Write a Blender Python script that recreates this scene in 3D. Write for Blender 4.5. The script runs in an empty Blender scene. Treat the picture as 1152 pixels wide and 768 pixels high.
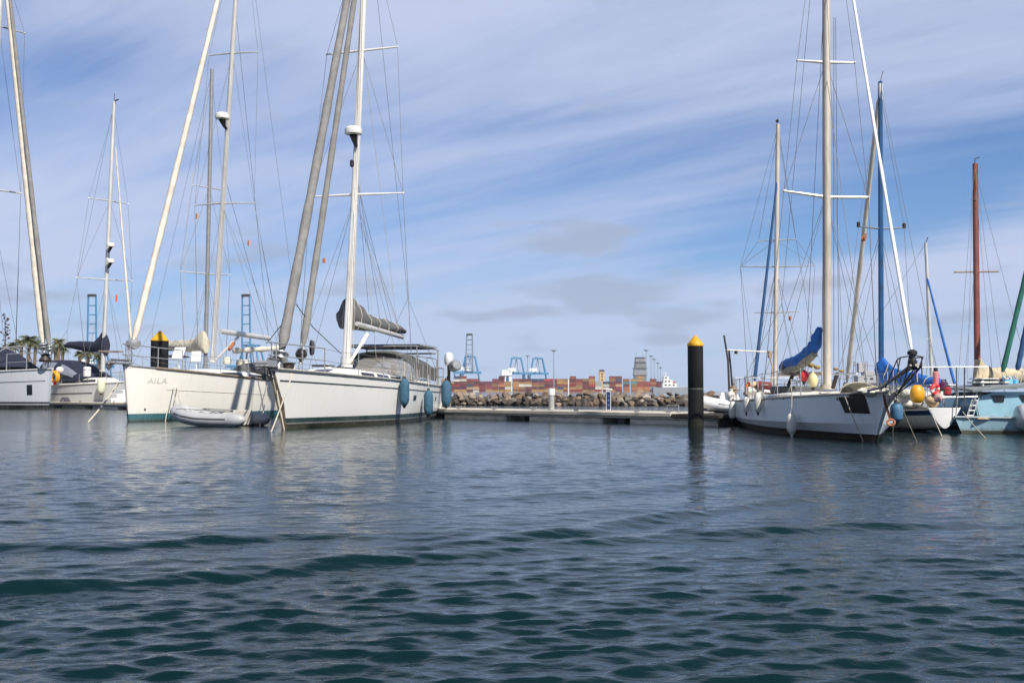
import bpy, bmesh, math, random
import numpy as np
from mathutils import Vector, Matrix, noise as mnoise

R = math.radians
scene = bpy.context.scene
C = scene.collection
random.seed(7)

# ------------------------------------------------------------------ camera
F, HOR, CAMZ = 1150.0, 440.0, 1.0            # focal length in pixels of a 1152 px wide frame, horizon row, eye height (m)
TH = math.atan((HOR - 384.0) / F)
cam_d = bpy.data.cameras.new('camera'); cam = bpy.data.objects.new('camera', cam_d); C.objects.link(cam)
cam_d.sensor_width = 36.0; cam_d.lens = 36.0 * F / 1152.0
cam_d.clip_start = 0.1; cam_d.clip_end = 30000
cam.location = (0, 0, CAMZ); cam.rotation_euler = (R(90) + TH, 0, 0)
scene.camera = cam

# ------------------------------------------------------------------ light
SUN_DIR = Vector((0.54 * math.cos(R(47)), -0.84 * math.cos(R(47)), math.sin(R(47)))).normalized()
SUN_EL = math.asin(SUN_DIR.z); SUN_AZ = math.atan2(SUN_DIR.x, SUN_DIR.y)
sd = bpy.data.lights.new('sun', 'SUN'); sun = bpy.data.objects.new('sun', sd); C.objects.link(sun)
sd.energy = 4.9; sd.angle = R(0.5); sd.color = (1.0, 0.945, 0.86)
sun.rotation_euler = SUN_DIR.to_track_quat('Z', 'Y').to_euler()
sun.location = (40, -40, 60)

scene.view_settings.view_transform = 'Standard'
scene.view_settings.look = 'None'
scene.view_settings.exposure = 0.37
scene.view_settings.gamma = 1.0
scene.view_settings.use_curve_mapping = False
scene.cycles.max_bounces = 6
scene.cycles.caustics_reflective = False
scene.cycles.caustics_refractive = False

# ------------------------------------------------------------------ node helper
class NT:
    def __init__(s, tree): s.t = tree; s.n = tree.nodes; s.l = tree.links
    def node(s, typ, **kw):
        n = s.n.new(typ)
        for k, v in kw.items():
            if k.startswith('i_'):
                key = k[2:]
                sock = n.inputs[int(key)] if key.isdigit() else n.inputs[key.replace('_', ' ')]
                if isinstance(v, bpy.types.NodeSocket): s.l.new(v, sock)
                else: sock.default_value = v
            else: setattr(n, k, v)
        return n
    def math(s, op, a, b=None, c=None, clamp=False):
        n = s.n.new('ShaderNodeMath'); n.operation = op; n.use_clamp = clamp
        for i, v in enumerate((a, b, c)):
            if v is None: continue
            if isinstance(v, bpy.types.NodeSocket): s.l.new(v, n.inputs[i])
            else: n.inputs[i].default_value = v
        return n.outputs[0]
    def ramp(s, x, lo, hi, smooth=True):
        n = s.n.new('ShaderNodeMapRange'); n.interpolation_type = 'SMOOTHSTEP' if smooth else 'LINEAR'
        s.l.new(x, n.inputs['Value']); n.inputs['From Min'].default_value = lo; n.inputs['From Max'].default_value = hi
        return n.outputs['Result']
    def mix(s, fac, a, b, blend='MIX'):
        n = s.n.new('ShaderNodeMix'); n.data_type = 'RGBA'; n.blend_type = blend
        for sock, v in ((n.inputs['Factor'], fac), (n.inputs['A'], a), (n.inputs['B'], b)):
            if isinstance(v, bpy.types.NodeSocket): s.l.new(v, sock)
            elif isinstance(v, (int, float)): sock.default_value = v
            else: sock.default_value = (*v[:3], 1)
        return n.outputs['Result']

# ------------------------------------------------------------------ world: Nishita sky with high streaks and low cumulus
world = bpy.data.worlds.new('World'); scene.world = world; world.use_nodes = True
W_ = NT(world.node_tree); W_.n.clear()
sky = W_.node('ShaderNodeTexSky', sky_type='NISHITA', sun_disc=False, sun_elevation=SUN_EL, sun_rotation=SUN_AZ,
              altitude=0.0, air_density=1.0, dust_density=0.0, ozone_density=3.0)
tc = W_.node('ShaderNodeTexCoord')
sep = W_.node('ShaderNodeSeparateXYZ', i_0=tc.outputs['Generated'])
dx, dy, dz = sep.outputs
el = W_.math('MAXIMUM', dz, 0.0)
den = W_.math('ADD', el, 0.14)
px_ = W_.math('DIVIDE', dx, den); py_ = W_.math('DIVIDE', dy, den)
plane = W_.node('ShaderNodeCombineXYZ', i_X=px_, i_Y=py_).outputs[0]
def mapped(vec, rot, scale, loc=(0, 0, 0)):
    m1 = W_.node('ShaderNodeMapping', i_Vector=vec); m1.inputs['Rotation'].default_value = (0, 0, rot)
    m2 = W_.node('ShaderNodeMapping', i_Vector=m1.outputs[0]); m2.inputs['Scale'].default_value = scale
    m2.inputs['Location'].default_value = loc
    return m2.outputs[0]
n_big = W_.node('ShaderNodeTexNoise', i_Vector=mapped(plane, R(34), (0.30, 0.75, 1), (3.1, 1.7, 0)), i_Scale=1.0, i_Detail=4.0, i_Roughness=0.45, i_Distortion=0.5).outputs[0]
n_str = W_.node('ShaderNodeTexNoise', i_Vector=mapped(plane, R(35), (0.40, 1.7, 1), (0.3, 7.7, 0)), i_Scale=1.2, i_Detail=6.0, i_Roughness=0.5, i_Distortion=0.7).outputs[0]
n_fin = W_.node('ShaderNodeTexNoise', i_Vector=mapped(plane, R(38), (1.0, 4.6, 1), (5.3, 2.7, 0)), i_Scale=1.8, i_Detail=6.0, i_Roughness=0.6, i_Distortion=0.3).outputs[0]
# where the veil is thin: a blue gap low on the right-hand side
gx = W_.math('SUBTRACT', W_.math('DIVIDE', dx, W_.math('MAXIMUM', dy, 0.05)), 0.36)
ge = W_.math('SUBTRACT', dz, W_.math('MULTIPLY_ADD', gx, 0.16, 0.165))
gq = W_.math('ADD', W_.math('POWER', W_.math('DIVIDE', gx, 0.26), 2.0), W_.math('POWER', W_.math('DIVIDE', ge, 0.043), 2.0))
gap = W_.math('EXPONENT', W_.math('MULTIPLY', gq, -1.0))
gx2 = W_.math('ADD', W_.math('DIVIDE', dx, W_.math('MAXIMUM', dy, 0.05)), 0.55)
ge2 = W_.math('SUBTRACT', dz, 0.31)
gq2 = W_.math('ADD', W_.math('POWER', W_.math('DIVIDE', gx2, 0.42), 2.0), W_.math('POWER', W_.math('DIVIDE', ge2, 0.10), 2.0))
gap2 = W_.math('EXPONENT', W_.math('MULTIPLY', gq2, -1.0))
cov = W_.math('ADD', W_.math('MULTIPLY', n_big, 0.85), W_.math('ADD', W_.math('MULTIPLY', n_str, 0.46), W_.math('MULTIPLY', n_fin, 0.22)))
cov = W_.math('SUBTRACT', cov, W_.math('ADD', W_.math('MULTIPLY', gap, 0.40), W_.math('MULTIPLY', gap2, 0.10)))
veil = W_.math('MULTIPLY', W_.math('MULTIPLY', W_.ramp(cov, 0.38, 0.85), W_.math('MULTIPLY_ADD', W_.ramp(dz, 0.0, 0.13), 0.34, 0.60)), W_.math('SUBTRACT', 1.0, W_.math('MULTIPLY', W_.ramp(dz, 0.35, 0.66), 0.84)))
# thin milky layer close to the horizon
low = W_.math('EXPONENT', W_.math('MULTIPLY', el, -9.0))
# low flat cumulus, grey beneath
az = W_.math('ARCTAN2', dx, dy)
cvec = W_.node('ShaderNodeCombineXYZ', i_X=az, i_Y=W_.math('MULTIPLY', dz, 3.4)).outputs[0]
n_cu = W_.node('ShaderNodeTexNoise', i_Vector=mapped(cvec, 0.0, (1, 1, 1), (1.35, 0.42, 0)), i_Scale=13.0, i_Detail=6.0, i_Roughness=0.50, i_Distortion=0.2).outputs[0]
def puff(cx, ce, rx, re, amt):
    a = W_.math('DIVIDE', W_.math('SUBTRACT', az, cx), rx); b = W_.math('DIVIDE', W_.math('SUBTRACT', dz, ce), re)
    q = W_.math('ADD', W_.math('MULTIPLY', a, a), W_.math('MULTIPLY', b, b))
    return W_.math('MULTIPLY', W_.math('EXPONENT', W_.math('MULTIPLY', q, -1.0)), amt)
pf = None
for args in ((0.092, 0.096, 0.078, 0.023, 0.46), (0.072, 0.150, 0.062, 0.018, 0.38), (-0.045, 0.073, 0.035, 0.007, 0.36), (0.015, 0.078, 0.03, 0.006, 0.30), (-0.25, 0.132, 0.065, 0.018, 0.32),
             (0.172, 0.072, 0.055, 0.011, 0.36), (0.158, 0.050, 0.035, 0.006, 0.32), (-0.46, 0.085, 0.10, 0.012, 0.30), (0.29, 0.10, 0.06, 0.012, 0.26), (-0.14, 0.10, 0.05, 0.012, 0.28), (-0.37, 0.060, 0.06, 0.008, 0.28), (0.42, 0.065, 0.06, 0.008, 0.26), (0.02, 0.040, 0.05, 0.005, 0.24)):
    p_ = puff(*args); pf = p_ if pf is None else W_.math('ADD', pf, p_)
cu = W_.math('MULTIPLY', W_.ramp(W_.math('ADD', n_cu, pf), 0.60, 0.86), 0.80)
skyc = W_.mix(1.0, sky.outputs[0], (0.57, 0.75, 1.01), 'MULTIPLY')
zen = W_.math('SUBTRACT', 1.0, W_.math('MULTIPLY', W_.ramp(dz, 0.38, 0.85), 0.55))
skyc = W_.mix(1.0, skyc, W_.node('ShaderNodeCombineXYZ', i_X=zen, i_Y=zen, i_Z=zen).outputs[0], 'MULTIPLY')
c1 = W_.mix(W_.math('MULTIPLY', low, 0.75), skyc, (2.7, 3.95, 6.4))
c2 = W_.mix(veil, c1, (5.15, 5.82, 7.8))
c3 = W_.mix(cu, c2, (3.6, 4.25, 5.7))
bg = W_.node('ShaderNodeBackground', i_Color=c3, i_Strength=0.085)
out = W_.node('ShaderNodeOutputWorld', i_Surface=bg.outputs[0])

# ------------------------------------------------------------------ pixel <-> world (photograph pixels 1152 x 768)
def ray(x, y):
    u = (x - 576.0) / F; v = (384.0 - y) / F
    return Vector((u, math.cos(TH) - v * math.sin(TH), math.sin(TH) + v * math.cos(TH)))
def P(x, y, Y):
    d = ray(x, y); return Vector((0, 0, CAMZ)) + d * (Y / d.y)
def WP(x, y, z=0.0):
    d = ray(x, y); t = (z - CAMZ) / d.z
    return Vector((0, 0, CAMZ)) + d * t

def project(w):
    d = Vector(w) - Vector((0, 0, CAMZ)); u = d.x; v = d.y * math.cos(TH) + d.z * math.sin(TH); z = -d.y * math.sin(TH) + d.z * math.cos(TH)
    return 576 + F * u / v, 384 - F * z / v

# ------------------------------------------------------------------ materials
_m = {}
def M(name, col, rough=0.5, metal=0.0, var=0.12, scale=6.0, bump=0.0, bscale=40.0, stretch=(1, 1, 1), dirt=None, dirt_amt=0.0, dirt_scale=3.0, coat=0.0, spec=0.5, each=0.0):
    if name in _m: return _m[name]
    m = bpy.data.materials.new(name); m.use_nodes = True; _m[name] = m
    T = NT(m.node_tree); b = m.node_tree.nodes['Principled BSDF']
    tcn = T.node('ShaderNodeTexCoord'); mp = T.node('ShaderNodeMapping', i_Vector=tcn.outputs['Object']); mp.inputs['Scale'].default_value = stretch
    nz = T.node('ShaderNodeTexNoise', i_Vector=mp.outputs[0], i_Scale=scale, i_Detail=6.0, i_Roughness=0.6)
    f = T.ramp(nz.outputs[0], 0.3, 0.7)
    lo = tuple(max(0, c * (1 - var)) for c in col); hi = tuple(min(1, c * (1 + var)) for c in col)
    c = T.mix(f, lo, hi)
    if dirt:
        n2 = T.node('ShaderNodeTexNoise', i_Vector=mp.outputs[0], i_Scale=dirt_scale, i_Detail=8.0, i_Roughness=0.65, i_Distortion=0.3)
        c = T.mix(T.math('MULTIPLY', T.ramp(n2.outputs[0], 0.50, 0.72), dirt_amt), c, dirt)
    if each:
        oi = T.node('ShaderNodeObjectInfo'); k = T.math('MULTIPLY_ADD', oi.outputs['Random'], 2 * each, 1.0 - each)
        kc = T.node('ShaderNodeCombineXYZ', i_X=k, i_Y=k, i_Z=k).outputs[0]; c = T.mix(1.0, c, kc, 'MULTIPLY')
    T.l.new(c, b.inputs['Base Color'])
    b.inputs['Metallic'].default_value = metal
    b.inputs['Specular IOR Level'].default_value = spec
    T.l.new(T.math('ADD', T.math('MULTIPLY', nz.outputs[0], 0.16), max(0.02, rough - 0.08)), b.inputs['Roughness'])
    if coat: b.inputs['Coat Weight'].default_value = coat; b.inputs['Coat Roughness'].default_value = 0.08
    if bump:
        nb = T.node('ShaderNodeTexNoise', i_Vector=mp.outputs[0], i_Scale=bscale, i_Detail=5.0, i_Roughness=0.6)
        bp = T.node('ShaderNodeBump', i_Height=nb.outputs[0], i_Strength=bump, i_Distance=0.02)
        T.l.new(bp.outputs[0], b.inputs['Normal'])
    return m

def hull_mat(name, bands, top, streak=0.2, streak_col=(0.35, 0.27, 0.17), rough=0.28, scum=0.5, lighten=0.05):
    """bands: [(z_upper, colour)...] painted boot stripes from the keel upwards, then the topside colour"""
    m = bpy.data.materials.new(name); m.use_nodes = True
    T = NT(m.node_tree); b = m.node_tree.nodes['Principled BSDF']
    tcn = T.node('ShaderNodeTexCoord'); sp = T.node('ShaderNodeSeparateXYZ', i_0=tcn.outputs['Object'])
    z = sp.outputs['Z']
    cr = T.node('ShaderNodeValToRGB'); cr.color_ramp.interpolation = 'CONSTANT'
    zz = T.math('DIVIDE', T.math('ADD', z, 1.0), 4.0)
    T.l.new(zz, cr.inputs[0])
    els = cr.color_ramp.elements
    cols = [c for _, c in bands] + [top]; zs = [-1.0] + [q for q, _ in bands]
    els[0].position = 0.0; els[0].color = (*cols[0], 1)
    els[1].position = (zs[1] + 1) / 4.0; els[1].color = (*cols[1], 1)
    for k in range(2, len(cols)):
        e = els.new((zs[k] + 1) / 4.0); e.color = (*cols[k], 1)
    mp = T.node('ShaderNodeMapping', i_Vector=tcn.outputs['Object']); mp.inputs['Scale'].default_value = (3.0, 3.0, 0.35)
    n1 = T.node('ShaderNodeTexNoise', i_Vector=mp.outputs[0], i_Scale=2.2, i_Detail=8.0, i_Roughness=0.65)
    n2 = T.node('ShaderNodeTexNoise', i_Vector=tcn.outputs['Object'], i_Scale=0.9, i_Detail=5.0)
    c = T.mix(T.math('MULTIPLY', T.ramp(n1.outputs[0], 0.52, 0.80), streak), cr.outputs[0], streak_col)
    c = T.mix(T.math('MULTIPLY', T.ramp(n2.outputs[0], 0.35, 0.75), 0.12), c, tuple(min(1, q * 0.80) for q in top))
    # scum line: a ragged tide mark on the paint just over the water
    n3 = T.node('ShaderNodeTexNoise', i_Vector=mp.outputs[0], i_Scale=4.0, i_Detail=6.0)
    tide = T.math('MULTIPLY', T.ramp(T.math('SUBTRACT', T.math('MULTIPLY', n3.outputs[0], 0.22), z), -0.05, 0.12), scum)
    c = T.mix(tide, c, (0.10, 0.095, 0.06))
    T.l.new(c, b.inputs['Base Color'])
    T.l.new(T.math('ADD', T.math('MULTIPLY', n1.outputs[0], 0.2), rough - 0.1), b.inputs['Roughness'])
    nb = T.node('ShaderNodeTexNoise', i_Vector=tcn.outputs['Object'], i_Scale=0.8, i_Detail=2.0)
    bp = T.node('ShaderNodeBump', i_Height=nb.outputs[0], i_Strength=0.25, i_Distance=0.03)
    T.l.new(bp.outputs[0], b.inputs['Normal'])
    return m

def glassy(name, col, alpha):
    m = bpy.data.materials.new(name); m.use_nodes = True; _m[name] = m
    b = m.node_tree.nodes['Principled BSDF']; b.inputs['Base Color'].default_value = (*col, 1)
    b.inputs['Roughness'].default_value = 0.12; b.inputs['Alpha'].default_value = alpha
    return m

# ------------------------------------------------------------------ mesh builder
def orth(d):
    d = d.normalized(); a = Vector((0, 0, 1)) if abs(d.z) < 0.95 else Vector((1, 0, 0))
    u = d.cross(a).normalized(); return u, d.cross(u).normalized()

class MB:
    def __init__(s): s.v = []; s.f = []
    def box(s, c, size, rot=None, ch=0.0):
        hx, hy, hz = (q / 2 for q in size); c = Vector(c)
        M3 = rot if rot is not None else Matrix.Identity(3)
        b = len(s.v)
        if ch <= 0:
            for sx in (-1, 1):
                for sy in (-1, 1):
                    for sz in (-1, 1): s.v.append(c + M3 @ Vector((sx * hx, sy * hy, sz * hz)))
            for q in ((0, 1, 3, 2), (4, 6, 7, 5), (0, 4, 5, 1), (2, 3, 7, 6), (0, 2, 6, 4), (1, 5, 7, 3)): s.f.append([b + i for i in q])
        else:
            ch = min(ch, hx * .6, hy * .6, hz * .6)
            rings = []
            for z, inset in ((-hz, ch), (-hz + ch, 0), (hz - ch, 0), (hz, ch)):
                ax, ay = hx - inset, hy - inset
                k = ch
                rings.append([c + M3 @ Vector(p) for p in ((ax - k, -ay, z), (ax, -ay + k, z), (ax, ay - k, z), (ax - k, ay, z), (-ax + k, ay, z), (-ax, ay - k, z), (-ax, -ay + k, z), (-ax + k, -ay, z))])
            s.loft(rings, True, True, True)
        return s
    def loft(s, rings, closed=True, cap0=False, cap1=False):
        b = len(s.v); n = len(rings[0])
        for r in rings: s.v.extend(Vector(p) for p in r)
        for i in range(len(rings) - 1):
            for j in range(n if closed else n - 1):
                k = (j + 1) % n
                s.f.append([b + i * n + j, b + i * n + k, b + (i + 1) * n + k, b + (i + 1) * n + j])
        if cap0: s.f.append([b + j for j in range(n)][::-1])
        if cap1: s.f.append([b + (len(rings) - 1) * n + j for j in range(n)])
        return s
    def tube(s, pts, r, n=8, caps=True, flat=1.0):
        pts = [Vector(p) for p in pts]; m = len(pts)
        rs = r if isinstance(r, (list, tuple)) else [r] * m
        u = None; rings = []
        for i in range(m):
            d = (pts[min(i + 1, m - 1)] - pts[max(i - 1, 0)])
            if d.length < 1e-9: d = Vector((0, 0, 1))
            d.normalize()
            if u is None: u, w = orth(d)
            else:
                u = (u - d * u.dot(d))
                if u.length < 1e-6: u, w = orth(d)
                u.normalize(); w = d.cross(u)
            rings.append([pts[i] + (u * math.cos(2 * math.pi * k / n) * flat + w * math.sin(2 * math.pi * k / n)) * rs[i] for k in range(n)])
        return s.loft(rings, True, caps, caps)
    def lathe(s, prof, c=(0, 0, 0), n=16, axis=None):
        c = Vector(c)
        if axis is None: A = Matrix.Identity(3)
        else: A = Vector(axis).normalized().to_track_quat('Z', 'Y').to_matrix()
        rings = [[c + A @ Vector((r * math.cos(2 * math.pi * k / n), r * math.sin(2 * math.pi * k / n), z)) for k in range(n)] for r, z in prof]
        return s.loft(rings, True, prof[0][0] > 1e-4, prof[-1][0] > 1e-4)
    def ball(s, c, r, n=14, sq=(1, 1, 1)):
        c = Vector(c); rings = []
        for i in range(n // 2 + 1):
            th = math.pi * i / (n // 2); rr = max(math.sin(th), 0.004)
            rings.append([c + Vector((rr * math.cos(2 * math.pi * k / n) * r * sq[0], rr * math.sin(2 * math.pi * k / n) * r * sq[1], -math.cos(th) * r * sq[2])) for k in range(n)])
        return s.loft(rings, True, True, True)
    def sheet(s, grid, th=0.012):
        """grid of points -> closed slab of thickness th along the local normal"""
        n0, n1 = len(grid), len(grid[0])
        g = [[Vector(p) for p in row] for row in grid]
        nr = [[None] * n1 for _ in range(n0)]
        for i in range(n0):
            for j in range(n1):
                a = g[min(i + 1, n0 - 1)][j] - g[max(i - 1, 0)][j]; c = g[i][min(j + 1, n1 - 1)] - g[i][max(j - 1, 0)]
                q = a.cross(c); nr[i][j] = q.normalized() if q.length > 1e-12 else Vector((0, 0, 1))
        b = len(s.v)
        for sgn in (0.5, -0.5):
            for i in range(n0):
                for j in range(n1): s.v.append(g[i][j] + nr[i][j] * th * sgn)
        o = n0 * n1
        for i in range(n0 - 1):
            for j in range(n1 - 1):
                q = [i * n1 + j, (i + 1) * n1 + j, (i + 1) * n1 + j + 1, i * n1 + j + 1]
                s.f.append([b + k for k in q]); s.f.append([b + o + k for k in q[::-1]])
        edge = [(0, j) for j in range(n1)] + [(i, n1 - 1) for i in range(1, n0)] + [(n0 - 1, j) for j in range(n1 - 2, -1, -1)] + [(i, 0) for i in range(n0 - 2, 0, -1)]
        for k in range(len(edge)):
            a = edge[k][0] * n1 + edge[k][1]; c = edge[(k + 1) % len(edge)]; c = c[0] * n1 + c[1]
            s.f.append([b + c, b + a, b + o + a, b + o + c])
        return s
    def mesh(s, name, mat, ang=38):
        me = bpy.data.meshes.new(name)
        me.from_pydata([tuple(p) for p in s.v], [], s.f); me.validate()
        bm = bmesh.new(); bm.from_mesh(me); bmesh.ops.recalc_face_normals(bm, faces=bm.faces); bm.to_mesh(me); bm.free()
        me.polygons.foreach_set('use_smooth', [True] * len(me.polygons))
        me.set_sharp_from_angle(angle=R(ang))
        if mat: me.materials.append(mat)
        return me
    def build(s, name, mat, parent=None, ang=38):
        o = bpy.data.objects.new(name, s.mesh(name, mat, ang)); C.objects.link(o)
        if parent is not None: o.parent = parent
        return o

def tag(o, label=None, cat=None, group=None, kind=None):
    if label: o['label'] = label
    if cat: o['category'] = cat
    if group: o['group'] = group
    if kind: o['kind'] = kind
    return o
def thing(name, label, cat, loc=(0, 0, 0), rz=0.0, group=None):
    o = bpy.data.objects.new(name, None); C.objects.link(o); o.empty_display_size = 0.3
    o.location = loc; o.rotation_euler = (0, 0, rz)
    return tag(o, label, cat, group)
def sm(t): t = max(0.0, min(1.0, t)); return t * t * (3 - 2 * t)
def lerp(a, b, t): return a + (b - a) * t
# ================================================================== SETTING: water
def build_water():
    rng = np.random.default_rng(11)
    r1 = np.exp(np.linspace(math.log(1.3), math.log(62.0), 1180))
    r2 = np.exp(np.linspace(math.log(62.0), math.log(14000.0), 110))[1:]
    r = np.concatenate([r1, r2]); A = R(43)
    th = np.linspace(-A, A, 860)
    RR, TT = np.meshgrid(r, th, indexing='ij')
    X = RR * np.sin(TT); Y = RR * np.cos(TT)
    N = 170
    lam = np.exp(rng.normal(math.log(0.150), 0.50, N)); lam = np.clip(lam, 0.06, 0.36)
    ang = R(-82) + rng.normal(0, R(25), N)
    slope = 0.0185 * rng.uniform(0.5, 1.3, N) * np.clip((lam / 0.22) ** 0.25, 0.7, 1.1)
    ph = rng.uniform(0, 2 * math.pi, N)
    spacing = np.maximum(RR * 0.0035, RR * (2 * A / 860))
    Z = np.zeros_like(X); DX = np.zeros_like(X); DY = np.zeros_like(X)
    # patchiness: calmer and livelier areas
    patch = np.zeros_like(X)
    for k in range(7):
        a_ = rng.uniform(0, 2 * math.pi); l_ = rng.uniform(4, 11)
        patch += np.sin((X * math.cos(a_) * 0.6 + Y * math.sin(a_)) * 2 * math.pi / l_ + rng.uniform(0, 6.28))
    patch = np.clip(0.90 + 0.12 * patch, 0.5, 1.35) * (1.0 - 0.30 * np.clip((RR - 4.0) / 16, 0, 1))
    for l_, a_, s_, p_ in zip(lam, ang, slope, ph):
        k = 2 * math.pi / l_; amp = s_ / k
        f = np.clip((l_ / spacing - 2.5) / 3.0, 0, 1)
        arg = k * (X * math.cos(a_) + Y * math.sin(a_)) + p_
        Z += amp * f * np.cos(arg); q = 0.65 * amp * f * np.sin(arg)
        DX -= q * math.cos(a_); DY -= q * math.sin(a_)
    Z *= patch; DX *= patch; DY *= patch
    # two wakes left by a passing boat: long oblique crests
    def wake(p0, p1, lamw, amp, width, ph0, fade0, fade1):
        nonlocal Z
        d = np.array([p1[0] - p0[0], p1[1] - p0[1]]); L = np.hypot(*d); d = d / L; n = np.array([-d[1], d[0]])
        u = (X - p0[0]) * d[0] + (Y - p0[1]) * d[1]
        v = (X - p0[0]) * n[0] + (Y - p0[1]) * n[1] + 0.10 * np.sin(u * 1.3 + ph0) + 0.05 * np.sin(u * 3.1) + 0.012 * u * u * 0
        env = np.exp(-(v / width) ** 2) * np.clip((u - fade0) / 1.6, 0, 1) * np.clip((fade1 - u) / 2.0, 0, 1)
        mod = 0.72 + 0.18 * np.sin(u * 0.9 + ph0) + 0.16 * np.sin(u * 3.7 + 2 * ph0) + 0.12 * np.sin(u * 7.9 + v * 3)
        ph_ = 2 * math.pi * v / lamw
        Z += amp * env * mod * (np.cos(ph_) + 0.25 * np.cos(2 * ph_))
    a = WP(0, 660); b = WP(345, 635); wake(a, b, 0.80, 0.033, 0.40, 0.4, -4, 6.0)
    a = WP(60, 612); b = WP(620, 600); wake(a, b, 0.85, 0.032, 0.42, 2.0, -4, 7.5)
    a = WP(560, 604); b = WP(930, 560); wake(a, b, 0.80, 0.030, 0.42, 1.1, -1.5, 6.5)
    a = WP(100, 580); b = WP(600, 556); wake(a, b, 1.3, 0.016, 1.2, 3.0, -3, 9)
    a = WP(0, 705); b = WP(420, 690); wake(a, b, 0.8, 0.014, 0.5, 5.0, -2, 3)
    edge = np.clip((A - np.abs(TT)) / R(4), 0, 1); Z *= edge; DX *= edge; DY *= edge
    X2 = X + DX; Y2 = Y + DY
    co = np.stack([X2, Y2, Z], -1).reshape(-1, 3)
    nr, nt = RR.shape
    i = np.arange(nr - 1)[:, None]; j = np.arange(nt - 1)[None, :]
    q = np.stack([i * nt + j, i * nt + j + 1, (i + 1) * nt + j + 1, (i + 1) * nt + j], -1).reshape(-1, 4)[:, ::-1]
    # the rest of the sheet: beneath, beside and behind the camera
    base = len(co); rr = np.array([0.02, 1.3, 62.0, 14000.0])
    t2 = np.linspace(A, 2 * math.pi - A, 40)
    ex = np.stack(np.broadcast_arrays(rr[:, None] * np.sin(t2), rr[:, None] * np.cos(t2), np.zeros((4, 40))), -1).reshape(-1, 3)
    i = np.arange(3)[:, None]; j = np.arange(39)[None, :]
    q2 = (np.stack([i * 40 + j, i * 40 + j + 1, (i + 1) * 40 + j + 1, (i + 1) * 40 + j], -1).reshape(-1, 4)[:, ::-1]) + base
    b3 = base + len(ex); t3 = np.linspace(-A, A, 12)
    e3 = np.stack(np.broadcast_arrays(np.array([0.02, 1.3])[:, None] * np.sin(t3), np.array([0.02, 1.3])[:, None] * np.cos(t3), np.zeros((2, 12))), -1).reshape(-1, 3)
    j = np.arange(11)
    q3 = np.stack([j, j + 1, 12 + j + 1, 12 + j], -1)[:, ::-1] + b3
    co = np.concatenate([co, ex, e3]); q = np.concatenate([q, q2, q3])
    me = bpy.data.meshes.new('water')
    me.vertices.add(len(co)); me.vertices.foreach_set('co', co.astype(np.float32).ravel())
    me.loops.add(len(q) * 4); me.loops.foreach_set('vertex_index', q.astype(np.int32).ravel())
    me.polygons.add(len(q)); me.polygons.foreach_set('loop_start', np.arange(0, len(q) * 4, 4, dtype=np.int32))
    me.polygons.foreach_set('use_smooth', np.ones(len(q), dtype=bool))
    me.update(calc_edges=True)
    m = bpy.data.materials.new('harbour_water'); m.use_nodes = True
    T = NT(m.node_tree); bs = m.node_tree.nodes['Principled BSDF']
    bs.inputs['IOR'].default_value = 1.26; bs.inputs['Specular Tint'].default_value = (0.86, 0.97, 1.0, 1)
    tcn = T.node('ShaderNodeTexCoord')
    geo = T.node('ShaderNodeNewGeometry')
    sp = T.node('ShaderNodeSeparateXYZ', i_0=geo.outputs['Position'])
    nb = T.node('ShaderNodeTexNoise', i_Vector=tcn.outputs['Object'], i_Scale=0.12, i_Detail=3.0)
    col = T.mix(T.ramp(nb.outputs[0], 0.35, 0.7), (0.0022, 0.0140, 0.0165), (0.0038, 0.0185, 0.0205))
    T.l.new(col, bs.inputs['Base Color'])
    # small ripples: two scales of bump, softer stretched chop for the far water
    mp = T.node('ShaderNodeMapping', i_Vector=tcn.outputs['Object']); mp.inputs['Scale'].default_value = (0.55, 1.0, 1.0)
    n1 = T.node('ShaderNodeTexNoise', i_Vector=mp.outputs[0], i_Scale=11.0, i_Detail=4.0, i_Roughness=0.5)
    n2 = T.node('ShaderNodeTexNoise', i_Vector=mp.outputs[0], i_Scale=3.2, i_Detail=4.0, i_Roughness=0.55)
    far = T.ramp(sp.outputs['Y'], 14.0, 45.0)
    h = T.math('ADD', T.math('MULTIPLY', n1.outputs[0], 0.015), T.math('MULTIPLY', T.math('MULTIPLY', n2.outputs[0], far), 0.024))
    bp = T.node('ShaderNodeBump', i_Height=h, i_Strength=0.75, i_Distance=1.0)
    T.l.new(bp.outputs[0], bs.inputs['Normal'])
    T.l.new(T.math('MULTIPLY_ADD', far, 0.045, 0.03), bs.inputs['Roughness'])
    me.materials.append(m)
    o = bpy.data.objects.new('water', me); C.objects.link(o)
    tag(o, 'dark teal rippled harbour water with long oblique wakes', kind='structure')
build_water()
# ------------------------------------------------------------------ shared paints
ALU = M('mast_aluminium', (0.62, 0.61, 0.58), 0.38, 0.35, 0.10, 3, stretch=(1, 1, .3), dirt=(0.38, 0.35, 0.30), dirt_amt=0.5, dirt_scale=4)
ALU_W = M('mast_white_paint', (0.74, 0.72, 0.68), 0.4, 0.0, 0.08, 3, dirt=(0.45, 0.38, 0.30), dirt_amt=0.45, dirt_scale=3)
ALU_OLD = M('mast_weathered', (0.52, 0.47, 0.40), 0.55, 0.1, 0.15, 4, stretch=(1, 1, .25), dirt=(0.28, 0.23, 0.17), dirt_amt=0.6)
STEEL = M('stainless_steel', (0.40, 0.40, 0.40), 0.42, 0.55, 0.08, 10)
WIRE = M('rigging_wire', (0.15, 0.15, 0.16), 0.6, 0.1, 0.1, 10)
ROPE = M('pale_rope', (0.52, 0.47, 0.38), 0.9, 0, 0.2, 30, bump=0.4, bscale=120)
ROPE_D = M('dark_rope', (0.06, 0.06, 0.07), 0.9, 0, 0.2, 30)
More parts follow.
